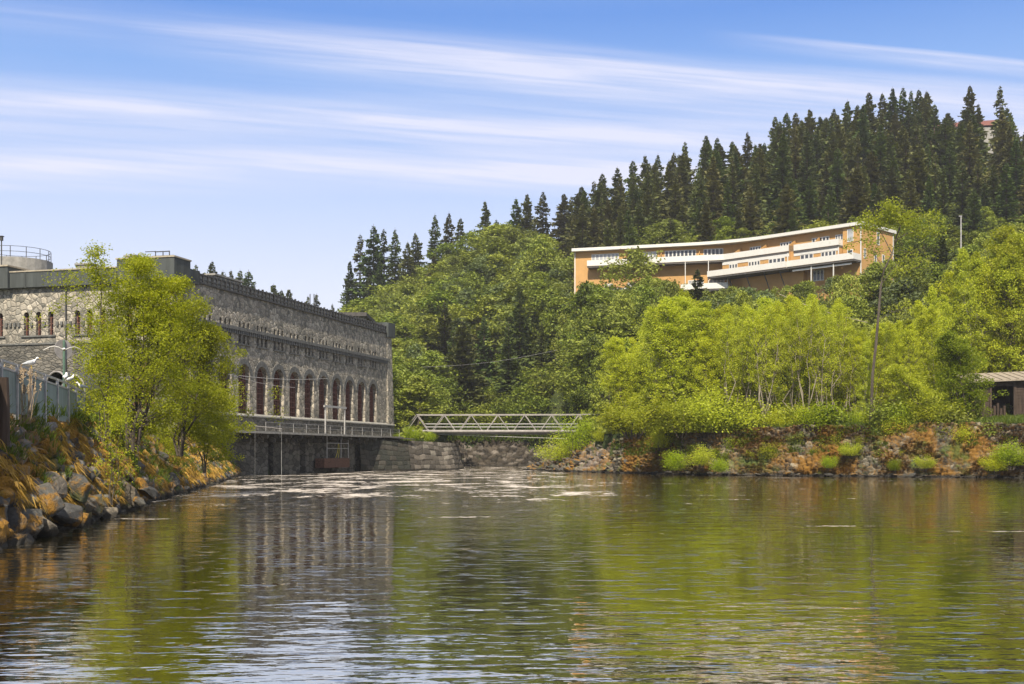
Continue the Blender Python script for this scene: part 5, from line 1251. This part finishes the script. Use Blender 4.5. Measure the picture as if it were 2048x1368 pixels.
V_, F_ = leaf_quads(np.concatenate(C+C+C)+rb.normal(size=(3*sum(map(len,C)),3))*.22, .21, rb); cm = mesh_quads('crown', V_, F_); cm.materials.append(M['leaf_bank'])
plantmesh('leaning_birch', 'tree', T.data('trunk', M['bark']), cm, (0,0,0), 'tall bare-stemmed birch with sparse top, rising in front of the ochre block\'s right end')
tm, cm = tree_meshes(140, 8.2, 2.4, 4, 44, 4, 80, .17, .14, .05, .6, .9, lean=(-.22,-.05), mat='leaf_lime', prof=.8)
A = W(1940, 838, 108); plantmesh('bank_tree', 'tree', tm, cm, (A.x, A.y, 4.6), 'vivid lime-green tree leaning left beside the shed', 'bright trees on the right bank')
tm, cm = tree_meshes(141, 5.4, 2.0, 3, 30, 3, 60, .17, .16, .1, .6, .7, lean=(-.75,-.05), mat='leaf_bank', prof=.8)
A = W(1872, 846, 107); plantmesh('bank_tree', 'tree', tm, cm, (A.x, A.y, 4.3), 'low tree with a thick trunk bent far to the left over the wall', 'bright trees on the right bank')

# ------------------------------------------------------------------ shed, house, mast, wires
A = W(1938, 820, 117); sx = A.x
sh = thing('wooden_shed', 'dark wooden shed with an open front and pale lean-to roof on the right bank', 'shed', (sx, 117, 5.6), R(-4))
b = MB()
for i in range(11): b.box(.3+.001*i, 2.0, -.02 if i % 2 else 0, .08, i*.30, i*.30+.285)
b.box(.3, .42, .08, 4.2, 0, 3.5); b.box(4.3, 10, 0, .10, 0, 3.6); b.box(.3, 10, 4.1, 4.25, 0, 3.9); b.box(2.0, 4.3, 0, .1, 3.0, 3.5); b.box(5.2, 5.35, .1, 4.1, 0, 3.6)
for i in range(12): b.box(4.35, 10, -.03, 0, i*.30, i*.30+.27)
link('wall', b.data('shed_wall'), sh, M['wood'])
for x0_, x1_ in ((1.95, 2.13), (4.2, 4.45), (.2, .38)): b = MB(); b.box(x0_, x1_, -.14, .06, 0, 3.35); link('post', b.data('shed_post'), sh, M['wood'])
b = MB()
b.add([(-.3,-.7,3.30), (10.5,-.7,3.75), (10.5,4.6,4.75), (-.3,4.6,4.3), (-.3,-.7,3.45), (10.5,-.7,3.90), (10.5,4.6,4.9), (-.3,4.6,4.45)], [(0,3,2,1),(4,5,6,7),(0,1,5,4),(1,2,6,5),(2,3,7,6),(3,0,4,7)])
link('roof', b.data('shed_roof'), sh, M['roofing'])
b = MB()
for i in range(14): b.bar((-.3+i*.8, -.75, 3.48+i*.033), (-.3+i*.8, 4.6, 4.48+i*.033), .05, .06)
link('roof_battens', b.data('shed_battens'), sh, M['roofing'])
b = MB()
for i in range(5): b.box(2.4+i*.32, 2.62+i*.32, 1.2, 2.0, .0, .9+.25*(i % 3))
link('stored_boards', b.data('stored_boards'), sh, M['wood'])
A = W(1872, 264, 345)
hs = thing('red_roofed_house', 'red-roofed house half hidden by spruces on the hilltop', 'house', (A.x, 345, A.z))
b = MB(); b.box(.5, 20.5, .5, 9, -6, 1.6); link('wall', b.data('house_wall'), hs, M['concrete'])
b = MB(); b.add([(0,0,1.4), (21,0,2.2), (21,5,5.0), (0,5,3.6), (21,9.5,2.2), (0,9.5,1.4)], [(0,1,2,3),(3,2,4,5),(1,4,2),(0,3,5),(0,5,4,1)]); link('roof', b.data('house_roof'), hs, M['redroof'])
A = W(1922, 470, 200); b = MB(); b.tube([(0,0,-4), (0,0,3.1)], [.11,.08], 8)
ms = thing('street_mast', 'thin grey lamp mast above the lime trees against the spruce wood', 'lamp', (A.x, 200, A.z)); link('pole', b.data('mast_pole'), ms, M['galv'])
b = MB(); b.box(-.35,.15,-.12,.12,3.08,3.2); link('lamp_head', b.data('mast_head'), ms, M['galv'])
def wire(pts, r, lab, sag=.3, mat='galv'):
    a, c = pts; P = [a.lerp(c, i/14)-Vector((0,0,sag*math.sin(math.pi*i/14))) for i in range(15)]
    tag(link('cable', MB().tube(P, r, 4, False).data('cable'), mat=M[mat]), lab, 'cable')
wire((W(845,734,198), W(1115,700,190)), .016, 'thin cable crossing in front of the dark spruces above the footbridge', .6)
wire((W(1558,588,134), W(1735,645,121)), .035, 'pale rope slanting down through the bright bank trees', .3, 'roofing')
wire((W(440,747,93), W(655,757,126)), .018, 'thin wire along the tall arched windows, upper of two', .25)
wire((W(470,752,98), W(590,775,116)), .014, 'thin wire along the tall arched windows, lower of two', .2)
for x, lab in ((620, 'thin mast beside a spruce beyond the roof edge, left of two'), (628, 'thin mast beside a spruce beyond the roof edge, right of two')):
    A = W(x, 588, 280); tag(link('mast', MB().tube([(A.x, A.y, 25), A], .12, 5).data('mast'), mat=M['iron']), lab, 'mast', 'masts beyond the roof')
# plant on the balcony
tm, cm = shrub_meshes(950, .9, 1.6, 260, .2, 'leaf_hill', 5); q = TB(19.6, .6, ZT+.2)
plantmesh('balcony_plant', 'plant', tm, cm, q, 'green plant trailing over the top right balcony of the ochre block', None, 'foliage', 'stems')
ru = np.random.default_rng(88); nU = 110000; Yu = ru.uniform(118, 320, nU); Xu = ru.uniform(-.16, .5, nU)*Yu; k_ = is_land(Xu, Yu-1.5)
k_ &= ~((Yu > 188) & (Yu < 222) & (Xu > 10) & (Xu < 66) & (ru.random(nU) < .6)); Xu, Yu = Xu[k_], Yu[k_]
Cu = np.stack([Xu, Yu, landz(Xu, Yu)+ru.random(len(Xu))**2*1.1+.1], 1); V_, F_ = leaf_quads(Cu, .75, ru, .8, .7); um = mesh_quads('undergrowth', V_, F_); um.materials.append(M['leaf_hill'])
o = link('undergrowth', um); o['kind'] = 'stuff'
label_zones()

b = MB(); b.box(-1600, 1600, -450, 950, -4.5, 128)
hz = struct('haze', b.data('haze'), kind='stuff'); m_, t_ = newmat('haze_air')
pv = t_.n('ShaderNodeVolumePrincipled'); t_.inp(pv.inputs['Color'], (.95,.96,1)); pv.inputs['Density'].default_value = .0002; pv.inputs['Anisotropy'].default_value = .2
o_ = t_.n('ShaderNodeOutputMaterial'); t_.l(pv.outputs[0], o_.inputs['Volume']); hz.data.materials.append(m_)

# ------------------------------------------------------------------ light, sky, camera
SEL, SAZ = R(46), Vector((-.12, -.99, 0)).normalized()
sdir = Vector((SAZ.x*math.cos(SEL), SAZ.y*math.cos(SEL), math.sin(SEL)))
sl = bpy.data.lights.new('sun', 'SUN'); sl.energy = 3.9; sl.angle = R(.6); sl.color = (1, .90, .74)
so = bpy.data.objects.new('sun', sl); COL.objects.link(so); so.rotation_euler = sdir.to_track_quat('Z', 'Y').to_euler()
wd = bpy.data.worlds.new('World'); SC.world = wd; wd.use_nodes = True
t = NT(wd.node_tree)
sky = t.n('ShaderNodeTexSky', _sky_type='NISHITA'); sky.sun_disc = False; sky.sun_elevation = SEL; sky.sun_rotation = math.atan2(sdir.x, sdir.y)
sky.air_density = 1.0; sky.dust_density = .6; sky.ozone_density = 2.0
tc = t.n('ShaderNodeTexCoord').outputs['Generated']
sp = t.n('ShaderNodeSeparateXYZ'); t.l(tc, sp.inputs[0])
yy = t.m('MAXIMUM', t.m('ABSOLUTE', sp.outputs[1]), .05)
u = t.m('DIVIDE', sp.outputs[0], yy); v = t.m('DIVIDE', sp.outputs[2], yy)
elev = t.m('MAXIMUM', sp.outputs[2], 0)
grad = t.ramp(elev, (0, (4.8,4.6,4.8)), (.13, (3.8,4.0,4.8)), (.20, (2.75,3.3,4.7)), (.25, (1.95,2.7,4.5)), (.30, (1.15,2.1,4.2)), (.345, (.62,1.5,3.8)), (.40, (1.3,2.1,3.9)), (.52, (3.9,3.8,3.8)), (1, (3.3,3.4,3.8)))  # unseen upper sky whitened as added fill light and for pale water glints
base = t.mix(.92, sky.outputs[0], grad)
def cv(px): return (px-CX)/FP
def zv(py): return (HZ-py)/FP
cu = t.n('ShaderNodeCombineXYZ'); t.l(u, cu.inputs[0]); t.l(v, cu.inputs[1])
shear = t.n('ShaderNodeVectorMath', _operation='MULTIPLY_ADD')
uv = cu.outputs[0]
def streaks(rot, sx, sy, loc=(0,0,0), det=4):
    return t.noise(t.mapping(t.mapping(uv, (1,1,1), (0,0,rot)), (sx, sy, 1), loc=loc), 1, det, .55, .25)
S1 = streaks(R(4), 2.2, 40, det=6); S2 = streaks(R(7), 3.0, 80, (3,1,0), det=6); S3 = streaks(R(2), 1.1, 12, (8,2,0), 3)
FIB = streaks(R(5), 5, 150, (2,7,0), det=8)
WB = t.m('MULTIPLY_ADD', S3, .016, -.008)
def cband(x0, y0, x1, y1, half_up, half_dn, amp, xa=-4000, xb=6000, sag=0, noise=S1, lo=.35, hi=.62):
    sl = (zv(y1)-zv(y0))/(cv(x1)-cv(x0)); c0 = zv(y0)-sl*cv(x0)
    line = t.m('MULTIPLY_ADD', u, sl, c0)
    d = t.m('SUBTRACT', t.m('ADD', v, WB), line)
    up = t.m('SUBTRACT', 1, t.m('DIVIDE', d, half_up/FP), clamp=True)
    dn = t.m('ADD', 1, t.m('DIVIDE', d, half_dn/FP), clamp=True)
    prof = t.m('MULTIPLY', t.m('MINIMUM', up, 1), t.m('MINIMUM', dn, 1))
    prof = t.m('POWER', prof, .9)
    fade = t.m('MULTIPLY', t.m('MULTIPLY', t.m('SUBTRACT', u, cv(xa)), 5, clamp=True), t.m('MULTIPLY', t.m('SUBTRACT', cv(xb), u), 5, clamp=True))
    tex = t.m('MULTIPLY', t.ramp(noise, (lo, .38), (hi, 1)), t.ramp(FIB, (.30, .45), (.60, 1)))
    return t.m('MULTIPLY', t.m('MULTIPLY', prof, fade), t.m('MULTIPLY', tex, amp))
bands = [cband(0,195, 1500,275, 60,120, 1.35, -3000, 2600), cband(300,215, 1300,262, 22,45, .7, -300, 1900),
         cband(0,335, 1300,348, 40,52, 2.0, -2500, 1900), cband(0,375, 400,388, 10,16, .7, -1500, 700, noise=S2),
         cband(650,88, 2048,215, 45,95, 1.15, 250, 4000), cband(1000,130, 2048,215, 60,90, .75, 600, 4000, noise=S2),
         cband(0,300, 1200,305, 14,20, .5, -1500, 1700, noise=S2),
         cband(1430,70, 2048,128, 9,38, 1.5, 1400, 4500, noise=S2, lo=.3, hi=.6),
         cband(0,20, 900,105, 55,70, .55, -2500, 1500, noise=S2, lo=.38, hi=.7), cband(300,95, 700,130, 8,16, .5, 150, 1000, noise=S2)]
cl = bands[0]
for k in bands[1:]: cl = t.m('ADD', cl, k)
cl = t.m('MULTIPLY', cl, .72, clamp=True)
cl = t.m('MULTIPLY', cl, t.m('GREATER_THAN', sp.outputs[2], .0))
col = t.mix(t.m('MULTIPLY', cl, .76), base, (4.3,4.25,4.9))
bg = t.n('ShaderNodeBackground'); t.l(col, bg.inputs[0]); bg.inputs[1].default_value = .112
wo = t.n('ShaderNodeOutputWorld'); t.l(bg.outputs[0], wo.inputs[0])
cam = bpy.data.cameras.new('camera'); co = bpy.data.objects.new('camera', cam); COL.objects.link(co)
cam.sensor_width = 36; cam.lens = 36*FP/2048; cam.shift_y = (HZ-684)/2048; cam.clip_end = 3000; cam.clip_start = .1
co.location = (0, 0, CAMH); co.rotation_euler = (R(90), 0, 0); SC.camera = co
SC.view_settings.view_transform = 'Standard'; SC.view_settings.look = 'None'; SC.view_settings.exposure = 0.95
SC.cycles.volume_bounces = 0; SC.cycles.use_denoising = True; SC.cycles.max_bounces = 6; SC.cycles.transparent_max_bounces = 8; SC.cycles.diffuse_bounces = 3; SC.cycles.glossy_bounces = 3
SC.cycles.transmission_bounces = 3; SC.cycles.caustics_reflective = False; SC.cycles.caustics_refractive = False; SC.cycles.sample_clamp_indirect = 6
